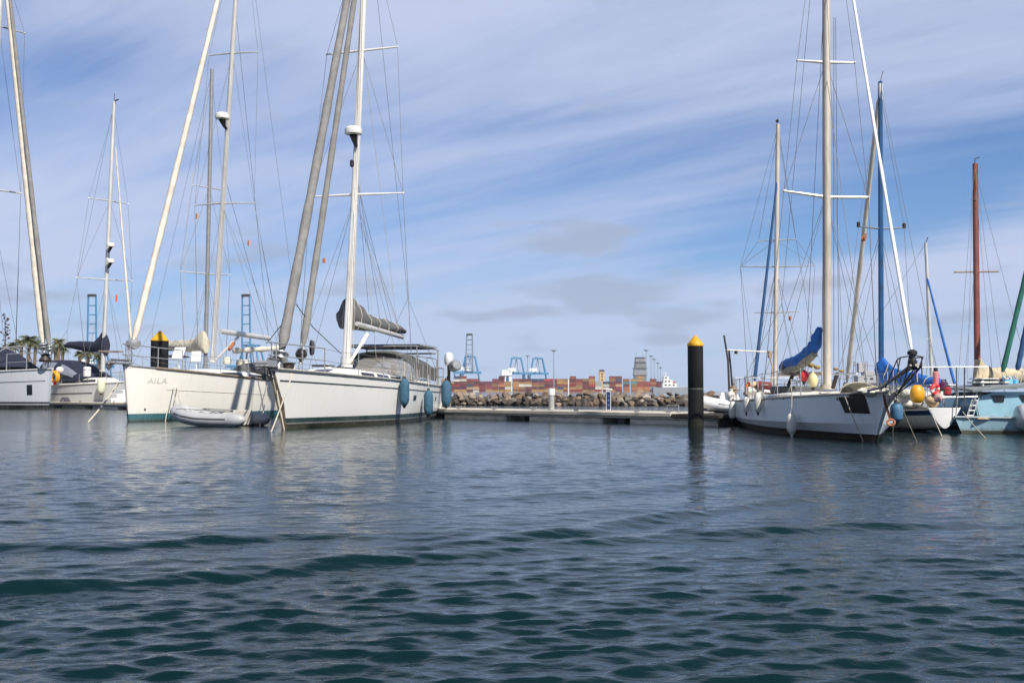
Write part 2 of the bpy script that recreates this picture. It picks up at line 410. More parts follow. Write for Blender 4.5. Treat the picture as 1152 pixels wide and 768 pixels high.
GEL = M('white_gelcoat', (0.76, 0.75, 0.71), 0.32, 0, 0.05, 2, dirt=(0.50, 0.44, 0.34), dirt_amt=0.35, dirt_scale=2.2)
TEAK = M('weathered_teak', (0.20, 0.155, 0.115), 0.7, 0, 0.25, 12, stretch=(.2, 1, 1))
GREYCLOTH = M('grey_canvas', (0.105, 0.108, 0.108), 0.85, 0, 0.18, 3, bump=1.0, bscale=9, dirt=(0.16, 0.155, 0.145), dirt_amt=0.6, dirt_scale=2)
NAVY = M('navy_canvas', (0.011, 0.014, 0.034), 0.8, 0, 0.2, 3, bump=0.5, bscale=8)
BLUE = M('blue_canvas', (0.014, 0.13, 0.46), 0.75, 0, 0.2, 4, bump=1.0, bscale=11, dirt=(0.03, 0.16, 0.42), dirt_amt=0.5)
CREAMCLOTH = M('cream_canvas', (0.50, 0.46, 0.36), 0.85, 0, 0.15, 3, bump=0.4, bscale=8, dirt=(0.30, 0.26, 0.19), dirt_amt=0.6)
WHITESAIL = M('rolled_white_sail', (0.58, 0.53, 0.45), 0.8, 0, 0.14, 2, stretch=(1, 1, 1), bump=0.5, bscale=9, dirt=(0.42, 0.38, 0.32), dirt_amt=0.5)
TAUPESAIL = M('rolled_taupe_sail', (0.205, 0.198, 0.190), 0.85, 0, 0.18, 2, bump=0.5, bscale=8, dirt=(0.15, 0.135, 0.12), dirt_amt=0.6)
BLACKRUB = M('black_rubber', (0.016, 0.017, 0.019), 0.6, 0, 0.25, 6)
SMOKE = M('dark_window', (0.015, 0.018, 0.022), 0.08, 0, 0.1, 3)
TEALFEND = M('teal_fender_cloth', (0.035, 0.105, 0.165), 0.8, 0, 0.2, 8, bump=0.3, bscale=30)
OFFWHITE = M('offwhite_vinyl', (0.60, 0.58, 0.50), 0.5, 0, 0.1, 5, dirt=(0.33, 0.29, 0.2), dirt_amt=0.5)
REDV = M('red_vinyl', (0.74, 0.035, 0.04), 0.4, 0, 0.12, 5)
YELLOWV = M('yellow_vinyl', (0.70, 0.32, 0.01), 0.5, 0, 0.12, 5, dirt=(0.4, 0.2, 0.03), dirt_amt=0.5)
ORANGEV = M('orange_cloth', (0.75, 0.17, 0.02), 0.6, 0, 0.12, 5)
RUST = M('rusty_iron', (0.16, 0.065, 0.03), 0.9, 0, 0.4, 14, bump=0.4)
DARKMETAL = M('dark_bronze', (0.05, 0.042, 0.036), 0.5, 0.4, 0.3, 12)
FLAGFADE = M('faded_flag', (.50, .20, .10), .8, 0, .15, 8)
FLAGRED = M('faded_red_flag', (0.6, 0.09, 0.05), 0.8, 0, 0.1, 8)

class Yacht:
    """hull in its own frame: x forward, y to port, z up, origin amidships on the waterline"""
    def __init__(s, name, label, bow, fwd, L, B, sheer, mat, rake=0.8, ovh=0.3, tr=0.75, wr=0.86, depth=0.5, chine=None, full=2.1, counter=None, cat='sailing yacht', group=None):
        fwd = Vector((fwd[0], fwd[1], 0)).normalized(); c = Vector((bow[0], bow[1], 0)) - fwd * (L / 2)
        s.ang = math.atan2(fwd.y, fwd.x); s.c = c; s.L = L; s.B = B; s.sh = sheer; s.rake = rake; s.ovh = ovh; s.tr = tr; s.wr = wr; s.depth = depth; s.chine = chine; s.full = full; s.counter = counter
        s.root = thing(name, label, cat, c, s.ang, group)
        s.inv = (Matrix.Translation(c) @ Matrix.Rotation(s.ang, 4, 'Z')).inverted()
        s.hull_(mat)
    def l(s, w): return s.inv @ Vector(w)
    def w(s, p): return s.inv.inverted() @ Vector(p)
    def sheer(s, t):
        f0, f1, f2 = s.sh      # stern, middle, bow
        a = 2 * (f0 + f2) - 4 * f1; b = 4 * f1 - 3 * f0 - f2
        return a * t * t + b * t + f0
    def bd(s, t):
        m = 0.46
        if t >= m: f = 1 - ((t - m) / (1 - m)) ** s.full
        else: f = s.tr + (1 - s.tr) * math.sin((t / m) * math.pi / 2)
        return max(0.035, f * s.B / 2)
    def side_at(s, px, side):
        """station where the sheer stands in photograph column px"""
        best = None
        for i in range(400):
            t = i / 399; w = s.w(s.S(t, 1, side)); x, _ = project(w); e = abs(x - px)
            if best is None or e < best[0]: best = (e, t)
        return best[1]
    def beside(s, px, py, side, gap):
        """point hanging just clear of the topsides, at photograph column px and row py"""
        t = s.side_at(px, side)
        for _ in range(8):
            w = s.w(s.S(t, 1, side, gap)); x, _y = project(w); w2 = s.w(s.S(min(1, t + .01), 1, side, gap)); x2, _y = project(w2)
            if abs(x2 - x) < 1e-6: break
            t = max(0.0, min(1.0, t + max(-.05, min(.05, .01 * (px - x) / (x2 - x)))))
        w = s.w(s.S(t, 1, side, gap)); return P(px, py, w.y)
    def S(s, t, q, side=1, off=0.0):
        """surface point: q = 0 at the waterline, 1 at the sheer, -1 at the keel"""
        zs = s.sheer(t); b = s.bd(t)
        wr = s.wr * (1 - 0.30 * sm((t - 0.55) / 0.45))
        w = b * wr
        lift = 0.0
        if s.counter:
            kk = (1 - t) ** 3; w *= 1 - s.counter[0] * kk; lift = s.counter[1] * (1 - t) ** 4
        if q >= 0:
            if s.chine is None: y = lerp(w, b, q ** 0.75)
            else:
                qc, yc = s.chine
                y = lerp(w, b * yc, q / qc) if q < qc else lerp(b * yc, b, (q - qc) / (1 - qc))
            z = lift + q * (zs - lift)
        else:
            d = s.depth * (0.15 + 0.85 * math.sin(math.pi * min(1, 0.08 + t * 0.95)))
            y = w * math.sqrt(max(0, 1 - q * q)); z = lift + q * d * (1 - (0.9 * (1 - t) ** 3 if s.counter else 0))
        x = (t - 0.5) * s.L
        kb = max(0, t) ** 7; ks = (1 - t) ** 7
        if q >= 0: x += s.rake * q * kb - s.ovh * q * ks
        else: x += 0.8 * q * kb - 0.9 * q * ks
        return Vector((x, side * (y + off), z))
    def hull_(s, mat, n=34):
        qs = [1, .9, .78, .64, .5, .36, .22, .1, 0, -.2, -.45, -.7, -.9, -1]
        if s.chine: qs = [1, .85, .7, s.chine[0] + .02, s.chine[0], s.chine[0] - .02, .2, .08, 0, -.2, -.45, -.7, -.9, -1]
        m = MB(); rings = []
        for i in range(n + 1):
            t = 1 - (1 - i / n) ** 1.0
            t = i / n if i < n * .7 else 0.7 + 0.3 * math.sin((i / n - .7) / .3 * math.pi / 2)
            rings.append([s.S(t, q, 1) for q in qs] + [s.S(t, q, -1) for q in qs[::-1][1:]])
        m.loft(rings, False)
        b = len(rings[0]); m.f.append(list(range(b))); m.f.append([n * b + j for j in range(b)][::-1])
        s.hull = m.build('hull', mat, s.root, ang=30)
        return s.hull
    def patch(s, t0, t1, q0, q1, side, name, mat, off=0.004, n=24, k=3, parent=None):
        grid = [[s.S(lerp(t0, t1, i / n), lerp(q0, q1, j / k), side, off + 0.004) for j in range(k + 1)] for i in range(n + 1)]
        return MB().sheet(grid, 0.010).build(name, mat, parent or s.hull)
    def deck(s, mat, drop=0.04, camber=0.05, n=26):
        m = MB(); rings = []
        for i in range(n + 1):
            t = i / n; p = s.S(t, 1, 1); b = max(0.015, p.y - 0.012); z = p.z - drop
            rings.append([(p.x, b * k, z + camber * (1 - k * k) * min(1, b)) for k in (-1, -.6, -.2, .2, .6, 1)])
        g = MB().sheet(rings, 0.03); s.deck_o = g.build('deck', mat, s.root)
    def rail(s, mat, r=0.032, t0=0.0, t1=1.0, name='toe_rail', dz=0.0, n=30):
        for side in (1, -1):
            pts = [s.S(lerp(t0, t1, i / n), 1, side, 0.0) + Vector((0, 0, dz)) for i in range(n + 1)]
            MB().tube(pts, r, 6).build(name, mat, s.root)
    def cabin(s, t0, t1, h, wf=0.55, mat=None, windows=(), winmat=None, name='coachroof', z0=None, slope=0.75, n=14, wr=0.9):
        """low rounded coachroof between two stations"""
        mat = mat or GEL; rings = []; s_ = []
        for i in range(n + 1):
            u = i / n; t = lerp(t0, t1, u)
            e = sm(min(1, u / 0.12)) if u < 0.12 else (1 - sm((u - slope) / (1 - slope)) * 0.88 if u > slope else 1.0)
            hw = s.bd(t) * wf * (1 if u < .5 else 1 - 0.18 * sm((u - .5) / .5)); x = (t - .5) * s.L; zb = s.sheer(t) - 0.06; hh = h * max(0.06, e) + 0.04
            prof = [(-1, 0), (-.97, .45), (-wr, .78), (-.7, .95), (-.35, 1.03), (0, 1.06), (.35, 1.03), (.7, .95), (wr, .78), (.97, .45), (1, 0)]
            rings.append([(x, hw * a, zb + hh * b) for a, b in prof]); s_.append((t, hw, zb, hh))
        c = MB().loft(rings, False, True, True); c.f.append([0]) if False else None
        o = c.build(name, mat, s.root, ang=30)
        for (ta, tb, qa, qb) in windows:
            for side in (1, -1):
                grid = []
                for i in range(9):
                    t = lerp(ta, tb, i / 8); u = (t - t0) / (t1 - t0); k = min(n - 1e-6, max(0, u * n)); a = s_[int(k)]; b = s_[min(n, int(k) + 1)]; fr = k - int(k)
                    hw, zb, hh = (lerp(a[q], b[q], fr) for q in (1, 2, 3)); x = (t - .5) * s.L
                    row = []
                    for q in (qa, (qa + qb) / 2, qb):
                        yy = lerp(1, .97, q / .45) if q < .45 else lerp(.97, wr, (q - .45) / .33)
                        row.append((x, side * (hw * yy + 0.008), zb + hh * q))
                    grid.append(row)
                MB().sheet(grid, 0.012).build('window', winmat or SMOKE, o)
        return o
    def stanchions(s, ts, h=0.6, mat=None, wires=(1.0, 0.52), r=0.013, sides=(1, -1)):
        mat = mat or STEEL
        for side in sides:
            tops = []
            for t in ts:
                p = s.S(t, 1, side, -0.05); MB().tube([p, p + Vector((0, 0, h))], r, 6).build('stanchion', mat, s.root); tops.append(p)
            for k in wires:
                pts = []
                for a, b in zip(tops[:-1], tops[1:]):
                    for i in range(4):
                        u = i / 4; pts.append(a.lerp(b, u) + Vector((0, 0, h * k - 0.03 * math.sin(u * math.pi))))
                pts.append(tops[-1] + Vector((0, 0, h * k)))
                MB().tube(pts, 0.006, 5).build('lifeline', WIRE, s.root)
    def pulpit(s, t0=0.90, h=0.62, mat=None, r=0.016, name='pulpit', lower=True):
        mat = mat or STEEL; m = MB()
        def path(dz, inset=-0.05):
            a = [s.S(lerp(t0, 0.985, i / 6), 1, 1, inset) + Vector((0, 0, dz)) for i in range(7)]
            b = [s.S(lerp(0.985, t0, i / 6), 1, -1, inset) + Vector((0, 0, dz)) for i in range(7)]
            tip = s.S(1, 1, 1); tip.y = 0; tip.z += dz; tip.x += 0.10
            return a + [tip] + b
        m.tube(path(h), r, 6)
        if lower: m.tube(path(h * .5), r * .8, 6)
        for t in (t0, (t0 + .985) / 2, .985):
            for side in (1, -1):
                p = s.S(t, 1, side, -0.05); m.tube([p, p + Vector((0, 0, h))], r, 6)
        return m.build(name, mat, s.root)
    def pushpit(s, t1=0.10, h=0.65, mat=None, r=0.016):
        mat = mat or STEEL; m = MB()
        for dz in (h, h * .5):
            a = [s.S(lerp(t1, 0.0, i / 4), 1, 1, -0.08) + Vector((0, 0, dz)) for i in range(5)]
            b = [s.S(lerp(0.0, t1, i / 4), 1, -1, -0.08) + Vector((0, 0, dz)) for i in range(5)]
            m.tube(a + b, r, 6)
        for t in (t1, 0.01):
            for side in (1, -1):
                p = s.S(t, 1, side, -0.08); m.tube([p, p + Vector((0, 0, h))], r, 6)
        return m.build('pushpit', mat, s.root)
    # ---- rig
    def mast(s, base, top, r0, r1=None, mat=None, name='mast', flat=1.0):
        b = s.l(base); t = s.l(top); s.mb, s.mt = b, t
        r1 = r1 or r0 * .8
        m = MB().tube([b, b.lerp(t, .3), b.lerp(t, .75), t], [r0, r0, r0 * .95, r1], 14, flat=flat)
        # sail track up the after side and halyard winches at the foot
        m.tube([b.lerp(t, .06) + Vector((-r0 * 1.05, 0, 0)), t + Vector((-r1 * 1.05, 0, 0))], r0 * .2, 6)
        m.tube([b, b + (t - b).normalized() * 0.12], r0 * 1.45, 12)
        s.mast_o = m.build(name, mat or ALU, s.root)
        return s.mast_o
    def at(s, f): return s.mb.lerp(s.mt, f)
    def at_z(s, z): return s.at((z - s.mb.z) / (s.mt.z - s.mb.z))
    def spreader(s, z, hw, sweep=0.12, mat=None, r=0.035, lift=0.04, parent=None, tilt=(0, 0)):
        c = s.at_z(z); tips = []
        for k, side in enumerate((1, -1)):
            e = c + Vector((-sweep * hw, side * hw, lift * hw + tilt[k]))
            MB().tube([c, c.lerp(e, .6), e], [r * 1.25, r, r * .7], 8).ball(e, r * 1.1, 8).build('spreader', mat or ALU, parent or s.mast_o)
            tips.append(e)
        return tips
    def wire(s, pts, name='shroud', r=0.007, mat=None):
        return MB().tube(pts, r, 5).build(name, mat or WIRE, s.root)
    def rig(s, levels, cp_t=None, cp_dx=0.0, topf=0.97, lowers=True, r=0.007):
        """levels: spreader tips lists from low to high; caps run masthead > tips > chainplates"""
        mx = s.mb.x + cp_dx; t = mx / s.L + .5
        for k, side in enumerate((1, -1)):
            cp = s.S(t - 0.015, 1, side, -0.06)
            pts = [s.at(topf)] + [lv[k] for lv in levels[::-1]] + [cp]
            s.wire(pts, 'cap_shroud', r)
            if len(levels) > 1: s.wire([s.at_z(levels[1][k].z), levels[0][k], cp + Vector((0.05, 0, 0))], 'diagonal_shroud', r)
            if lowers:
                z = levels[0][k].z - 0.1
                s.wire([s.at_z(z), s.S(t + 0.06, 1, side, -0.06)], 'lower_shroud', r)
                s.wire([s.at_z(z), s.S(t - 0.07, 1, side, -0.06)], 'lower_shroud', r)
    def backstay(s, split=True, topf=0.995, r=0.007):
        a = s.at(topf)
        if split:
            q = a.lerp(s.S(0.0, 1, 1), .8); q.y *= .3
            s.wire([a, q], 'backstay', r)
            for side in (1, -1): s.wire([q, s.S(0.01, 1, side, -0.1)], 'backstay', r)
        else: s.wire([a, Vector((s.S(0, 1, 1).x, 0, s.sheer(0)))], 'backstay', r)
    def furled(s, bot, top, r, mat, name='furled_headsail', drum=True, taper=0.45, seed=1, n=46, drum_mat=None):
        """a headsail rolled tight round its stay: fat low down, slim at the head, wrapped unevenly"""
        a, b = s.l(bot), s.l(top); rnd = random.Random(seed); m = MB(); pts = []; rs = []
        L = (b - a).length; d = (b - a).normalized()
        for i in range(n + 1):
            f = i / n
            k = 1 - (1 - taper) * f
            k *= 1 + 0.05 * math.sin(f * 55 + seed) + rnd.uniform(-.04, .04)
            if i == 0: k *= .55
            if i == n: k *= .4
            sag = math.sin(f * math.pi) * L * 0.004
            pts.append(a.lerp(b, f) - Vector((0, 0, sag))); rs.append(r * k)
        m.tube(pts, rs, 10)
        o = m.build(name, mat, s.root, ang=60)
        if drum:
            MB().lathe([(r * .7, -.02), (r * 1.5, 0), (r * 1.5, .03), (r * .8, .05), (r * .8, .14), (r * 1.5, .16), (r * 1.5, .19), (r * .6, .22)], a - d * 0.30, 14, d).tube([a - d * .55, a + d * .05], r * .35, 8).build('furling_drum', drum_mat or STEEL, o)
        return o
    def boom(s, p0, p1, r, mat=None, name='boom', parent=None):
        a, b = s.l(p0), s.l(p1)
        return MB().tube([a, a.lerp(b, .05), b], [r * .8, r, r], 12, flat=.8).build(name, mat or ALU, s.root)
    def cover(s, p0, p1, hs, w, mat, name='sail_cover', seed=3, n=26, lump=0.10, front=0.0, ties=0, tie_mat=None):
        """canvas laid over a flaked sail on the boom; hs = [(fraction, height)...]"""
        a, b = s.l(p0), s.l(p1); ax = (b - a).normalized(); side = ax.cross(Vector((0, 0, 1))).normalized()
        m = MB(); rings = []; K = 16
        def height(f):
            for (f0, h0), (f1, h1) in zip(hs[:-1], hs[1:]):
                if f <= f1: return lerp(h0, h1, sm((f - f0) / (f1 - f0)))
            return hs[-1][1]
        for i in range(n + 1):
            f = i / n; c = a.lerp(b, f); h = height(f); ring = []
            wd = w * (0.75 + 0.25 * min(1.5, h / (hs[0][1] + 1e-6) * 1.3))
            cap = 1.0 if 0 < i < n else 0.55
            for k in range(K):
                q = 2 * math.pi * k / K
                x = math.cos(q); z = math.sin(q)
                zz = (h * (0.5 + 0.5 * z)) ; ww = wd * x * (1 - 0.45 * max(0, z)) * cap
                nz = mnoise.noise(Vector((f * 5 + seed, x * 1.2, z * 1.3 + seed))) * lump + mnoise.noise(Vector((f * 17, seed + x * 2, z * 3))) * lump * .4
                ring.append(c + side * (ww * (1 + nz * 1.6)) + Vector((0, 0, 1)) * (zz * (cap * .4 + .6) * (1 + nz) - 0.03))
            rings.append(ring)
        o = m.loft(rings, True, True, True).build(name, mat, s.root, ang=60)
        for j in range(ties):
            i = int(lerp(3, n - 2, (j + .5) / ties)); rr = [p + (p - a.lerp(b, i / n) - Vector((0, 0, height(i / n) * .5))).normalized() * 0.008 for p in rings[i]]
            MB().tube(rr + [rr[0]], 0.012, 5).build('tie', tie_mat or ROPE, o)
        return o
    def radar(s, p, r=0.32, mat=None, side=Vector((1, 0, 0))):
        c = s.l(p); o = MB().lathe([(r * .5, -.05), (r * .95, -.03), (r, .04), (r * .98, .14), (r * .7, .21), (.01, .23)], c, 20).build('radar_dome', mat or GEL, s.mast_o)
        MB().tube([c + Vector((0, 0, -.05)), c.lerp(s.at_z(c.z - .3), .4) + Vector((0, 0, -.16)), s.at_z(c.z - .35)], [r * .5, .06, .05], 8).build('bracket', BLACKRUB, o)
        return o
    def flag(s, p, w, h, mat, name='flag'):
        c = s.l(p); g = [[c + Vector((i * w / 6, 0.05 * math.sin(i * 1.3) , -j * h / 4 - i * w * .05)) for j in range(5)] for i in range(7)]
        return MB().sheet(g, 0.006).build(name, mat, s.root)
    def dome_hood(s, x0, x1, hw, z0, h, mat, name='spray_hood', lean=0.35, open_back=True, n=8, K=14, th=0.02, wins=()):
        """canvas hood on hoops: an arch swept along x, rising aft-ward from its front edge"""
        grid = []
        for i in range(n + 1):
            f = i / n; x = lerp(x0, x1, f); hh = h * (math.sin(min(1, f * 1.15 + .12) * math.pi / 2)); row = []
            for k in range(K + 1):
                q = math.pi * k / K; c = math.cos(q); sn = math.sin(q)
                row.append((x + lean * 0, hw * (abs(c) ** .6) * (1 if c > 0 else -1), z0 + hh * (sn ** .55)))
            grid.append(row)
        o = MB().sheet(grid, th).build(name, mat, s.root, ang=50)
        for (i0, i1, k0, k1, wm) in wins:
            g = []
            for i in range(i0, i1 + 1):
                row = []
                for k in range(k0, k1 + 1):
                    p = Vector(grid[i][k]); c = Vector((p.x, 0, z0)); row.append(p + (p - c).normalized() * (th * .5 + .012))
                g.append(row)
            MB().sheet(g, .012).build('clear_window', wm, o)
        return o

def hang_fender(label, top, length, r, mat, cat='fender', group=None, style='long', rope=0.5, tipmat=None, loc_name='fender', tilt=0.0):
    """an inflated fender on its lanyard; top = where the fender itself starts (world)"""
    top = Vector(top); t = thing(loc_name, label, cat, top - Vector((0, 0, length)), 0, group)
    if style == 'long':
        prof = [(.02, 0), (r * .45, .015), (r * .8, length * .10), (r, length * .22), (r * 1.02, length * .5), (r, length * .78), (r * .8, length * .90), (r * .45, length * .985), (.02, length)]
    else:
        prof = [(.03, 0)] + [(r * math.sin(math.pi * k / 10) if k < 8 else r * (0.81 - .22 * (k - 7)), length * (0.5 - 0.5 * math.cos(math.pi * k / 10))) for k in range(1, 10)] + [(r * .22, length), (r * .16, length * 1.06), (.01, length * 1.07)]
    MB().lathe(prof, (0, 0, 0), 16).build('body', mat, t)
    MB().lathe([(.01, -.07), (r * .22, -.06), (r * .3, -.02), (r * .5, .02), (r * .3, .05)], (0, 0, 0), 10).build('end_cap', tipmat or BLACKRUB, t)
    if style == 'long': MB().lathe([(r * .4, length - .03), (r * .3, length + .02), (r * .18, length + .06), (.01, length + .07)], (0, 0, 0), 10).build('end_cap', tipmat or BLACKRUB, t)
    MB().tube([(0, 0, length + .05), (0.01, 0, length + rope * .5), (0, 0, length + rope)], 0.011, 6).build('lanyard', ROPE, t)
    if tilt: t.rotation_euler = (0, tilt, 0)
    return t
def rope(label, a, b, sag=0.1, r=0.018, mat=None, cat='mooring line', group=None, name='mooring_line'):
    a, b = Vector(a), Vector(b); c = a.copy()
    pts = [a.lerp(b, i / 16) - Vector((0, 0, math.sin(math.pi * i / 16) * sag)) - c for i in range(17)]
    o = MB().tube(pts, r, 6).build(name, mat or ROPE); o.location = c
    return tag(o, label, cat, group)
# ================================================================== SETTING: far quay, breakwater, pontoon
CONC = M('pontoon_concrete', (0.60, 0.57, 0.50), 0.9, 0, 0.18, 2.5, bump=0.5, bscale=30, dirt=(0.16, 0.13, 0.09), dirt_amt=0.6, dirt_scale=2, stretch=(1, 1, 2))
CONC_L = M('pale_concrete', (0.44, 0.405, 0.34), 0.9, 0, 0.12, 2.0, bump=0.4, bscale=30, dirt=(0.28, 0.24, 0.18), dirt_amt=0.5, dirt_scale=1.5)
GALV = M('galvanised_steel', (0.40, 0.41, 0.42), 0.5, 0.6, 0.12, 6)
QUAYC = M('quay_concrete', (0.30, 0.29, 0.27), 0.95, 0, 0.15, 0.05)
PW = dict(n=12)

def slab(name, pts, z0, z1, mat, **kw):
    m = MB(); m.loft([[(x, y, z0) for x, y in pts], [(x, y, z1) for x, y in pts]], True, True, True)
    return tag(m.build(name, mat), **kw)
slab('container_quay', [(-120, 930), (205, 930), (205, 1500), (-700, 1500), (-700, 700), (-180, 700)], -3, 0.2, QUAYC, label='long grey concrete quay under the container stacks', kind='structure')
slab('shore_bank', [(-260, 175), (-62, 140), (-50, 150), (-90, 260), (-260, 300)], -2, 1.3, M('shore_earth', (0.22, 0.19, 0.14), 0.95, 0, 0.2, 0.2), label='low shore bank under the palm trees', kind='structure')

# ---- pontoon ------------------------------------------------------
PA = Vector((6.05, 29.85, 0)); PB = Vector((-38.0, 72.6, 0)); PU = (PB - PA).normalized(); PN = Vector((PU.y * -1, PU.x, 0))   # PN points towards the camera
PN = Vector((-PU.y, PU.x, 0)); PN = PN if PN.y < 0 else -PN
PL = (PB - PA).length; PWID = 2.3; PTOP = 0.345
pont = thing('floating_pontoon', 'long pale concrete floating pontoon running across the harbour behind the yachts', 'pontoon', PA + PU * PL / 2, math.atan2(PU.y, PU.x))
def pl(u, v, z): return Vector((u - PL / 2, v, z))     # v = 0 front edge, positive away from the camera
vs = 1 if Vector((-PU.y, PU.x, 0)).y > 0 else -1
m = MB(); m.box((.85, vs * PWID / 2, PTOP - 0.045), (PL - 1.7, PWID, 0.09), ch=0.015); m.build('deck_slab', CONC_L, pont)
DKT = M('dark_collar_timber', (0.035, 0.030, 0.025), .85, 0, .35, 5, bump=.5)
m = MB(); m.box((-PL / 2 + .84, vs * PWID / 2, PTOP - .09), (1.70, PWID + .1, .13), ch=.02)
m.box((-PL / 2 + .84, vs * PWID / 2, .06), (1.60, PWID - .3, .3), ch=.04)
m.build('pile_collar', DKT, pont)
for v in (0.0, PWID):
    m = MB(); m.box((.86, vs * v, PTOP - 0.062), (PL - 1.70, 0.09, 0.115), ch=0.01); m.build('edge_beam', CONC_L, pont)
    m = MB(); m.box((0, vs * v + vs * (0.07 if v == 0 else -0.07), PTOP - 0.150), (PL - .1, 0.05, 0.07)); m.build('steel_beam', GALV, pont)
k = 0
u = 0.15
while u < PL - 3:
    ln = 3.25
    m = MB(); m.box((u + ln / 2 - PL / 2, vs * PWID / 2, -0.09), (ln, PWID - 0.20, 0.56), ch=0.06); m.build('float', CONC, pont)
    m = MB(); m.box((u + ln + 0.32 - PL / 2, vs * 0.35, 0.06), (0.3, 0.5, 0.34), ch=0.03); m.build('rubber_joint', BLACKRUB, pont)
    u += 4.35
def ppos(px, back=0.6, z=PTOP):
    """point on the pontoon deck below photograph column px, back metres from its front edge"""
    d = ray(px, 460); s_ = d.x / d.y; A = PA - PN * back
    t = (A.x - s_ * A.y) / (s_ * PU.y - PU.x); q = A + PU * t
    return Vector((q.x, q.y, z))
for i, px in enumerate((516, 556, 600, 648, 716, 752, 90, 70, 128)):
    p = ppos(px, 0.22)
    o = thing('mooring_cleat', ('small grey mooring cleat on pontoon edge, %s' % ('first right of the large yacht', 'between yacht stern and grey post', 'left of the white capped post', 'right of the white capped post', 'right of the blue pedestal', 'left of the tall black pile', 'beneath the black rope coil', 'nearest the far left hull', 'nearest the left yacht bow')[i]), 'cleat', p, math.atan2(PU.y, PU.x), 'mooring cleats on the pontoon')
    MB().box((0, 0, .02), (.16, .08, .04), ch=.01).build('base', GALV, o)
    MB().tube([(-.15, 0, .11), (-.06, 0, .085), (.06, 0, .085), (.15, 0, .11)], .02, 8).tube([(-.05, 0, .03), (-.05, 0, .09)], .018, 8).tube([(.05, 0, .03), (.05, 0, .09)], .018, 8).build('horns', GALV, o)

# pedestals and posts on the pontoon
p = ppos(620.5, 1.1)
t = thing('service_post', 'round grey post with a white cap standing on the pontoon', 'post', p)
MB().lathe([(.115, 0), (.115, .05), (.10, .06), (.10, .56), (.005, .565)], n=20).build('shaft', M('grey_post_paint', (0.33, 0.33, 0.32), 0.6, 0, 0.12, 8, dirt=(.2, .17, .12), dirt_amt=.5), t)
MB().lathe([(.118, .52), (.12, .54), (.12, .72), (.11, .75), (.01, .76)], n=20).build('cap', GEL, t)
p = ppos(684.5, 0.9)
t = thing('power_pedestal', 'slim navy blue power pedestal with white side and white top on the pontoon', 'pedestal', p, R(-12))
MB().box((0, 0, .36), (.15, .17, .66), ch=.012).build('body', M('white_pedestal', (0.72, 0.72, 0.70), 0.5, 0, .06, 4), t)
MB().box((.015, -.09, .35), (.12, .014, .58), ch=.004).build('front_panel', M('navy_panel', (0.012, 0.025, 0.085), 0.4, 0, .15, 6), t)
for q in (.5, .36, .2): MB().box((.015, -.102, q), (.05, .012, .06), ch=.003).build('socket', M('socket_blue', (0.10, 0.16, 0.30), 0.4, 0, .1, 6), t)
MB().box((.02, 0, .715), (.22, .22, .05), ch=.015).build('top_cap', GEL, t)

# ---- piles --------------------------------------------------------
def pile(base, r, h, label, cap_h, lean=0.0):
    t = thing('mooring_pile', label, 'pile', base, random.uniform(0, 6), 'black mooring piles with yellow cones')
    bk = M('pile_black_sleeve', (0.010, 0.010, 0.011), 0.7, 0, 0.25, 3, bump=0.25, bscale=14, stretch=(1, 1, .4), dirt=(0.026, 0.025, 0.023), dirt_amt=.7, dirt_scale=2, spec=.3)
    MB().lathe([(r, -1.2), (r, h * .46)], n=30).build('lower_sleeve', bk, t)
    MB().lathe([(r * .985, h * .46), (r * .985, h * .47), (r, h * .472), (r, h), (r * .9, h + .004)], n=30).build('upper_sleeve', bk, t)
    MB().lathe([(r * 1.004, h * .452), (r * 1.012, h * .458), (r * 1.004, h * .468)], n=30).build('seam_band', M('pile_seam', (0.09, 0.085, 0.07), 0.7, 0, .3, 9), t)
    MB().lathe([(r * 1.003, -.10), (r * 1.02, 0.02), (r * 1.025, .12), (r * 1.002, .20)], n=30).build('weed_band', M('weed_growth', (0.014, 0.014, 0.009), 0.95, 0, .4, 12, bump=.8, bscale=40), t)
    MB().lathe([(r * 1.04, h - .03), (r * 1.05, h), (r * 1.03, h + .03), (r * .97, h + .05), (r * .16, h + cap_h * .93), (r * .06, h + cap_h), (.005, h + cap_h)], n=30).build('cone_cap', M('pile_yellow', (0.72, 0.36, 0.012), 0.5, 0, .10, 4, dirt=(.42, .22, .04), dirt_amt=.55, dirt_scale=3), t)
    return t
pile(WP(783, 479.3), 0.222, 2.33, 'tall black pile with a yellow cone standing clear at the right end of the pontoon', 0.28)
q = ppos(178.5, -0.45, 0); pile(q, 0.44, 3.62, 'stout black pile with a yellow cone behind the left yacht bow', 0.50)

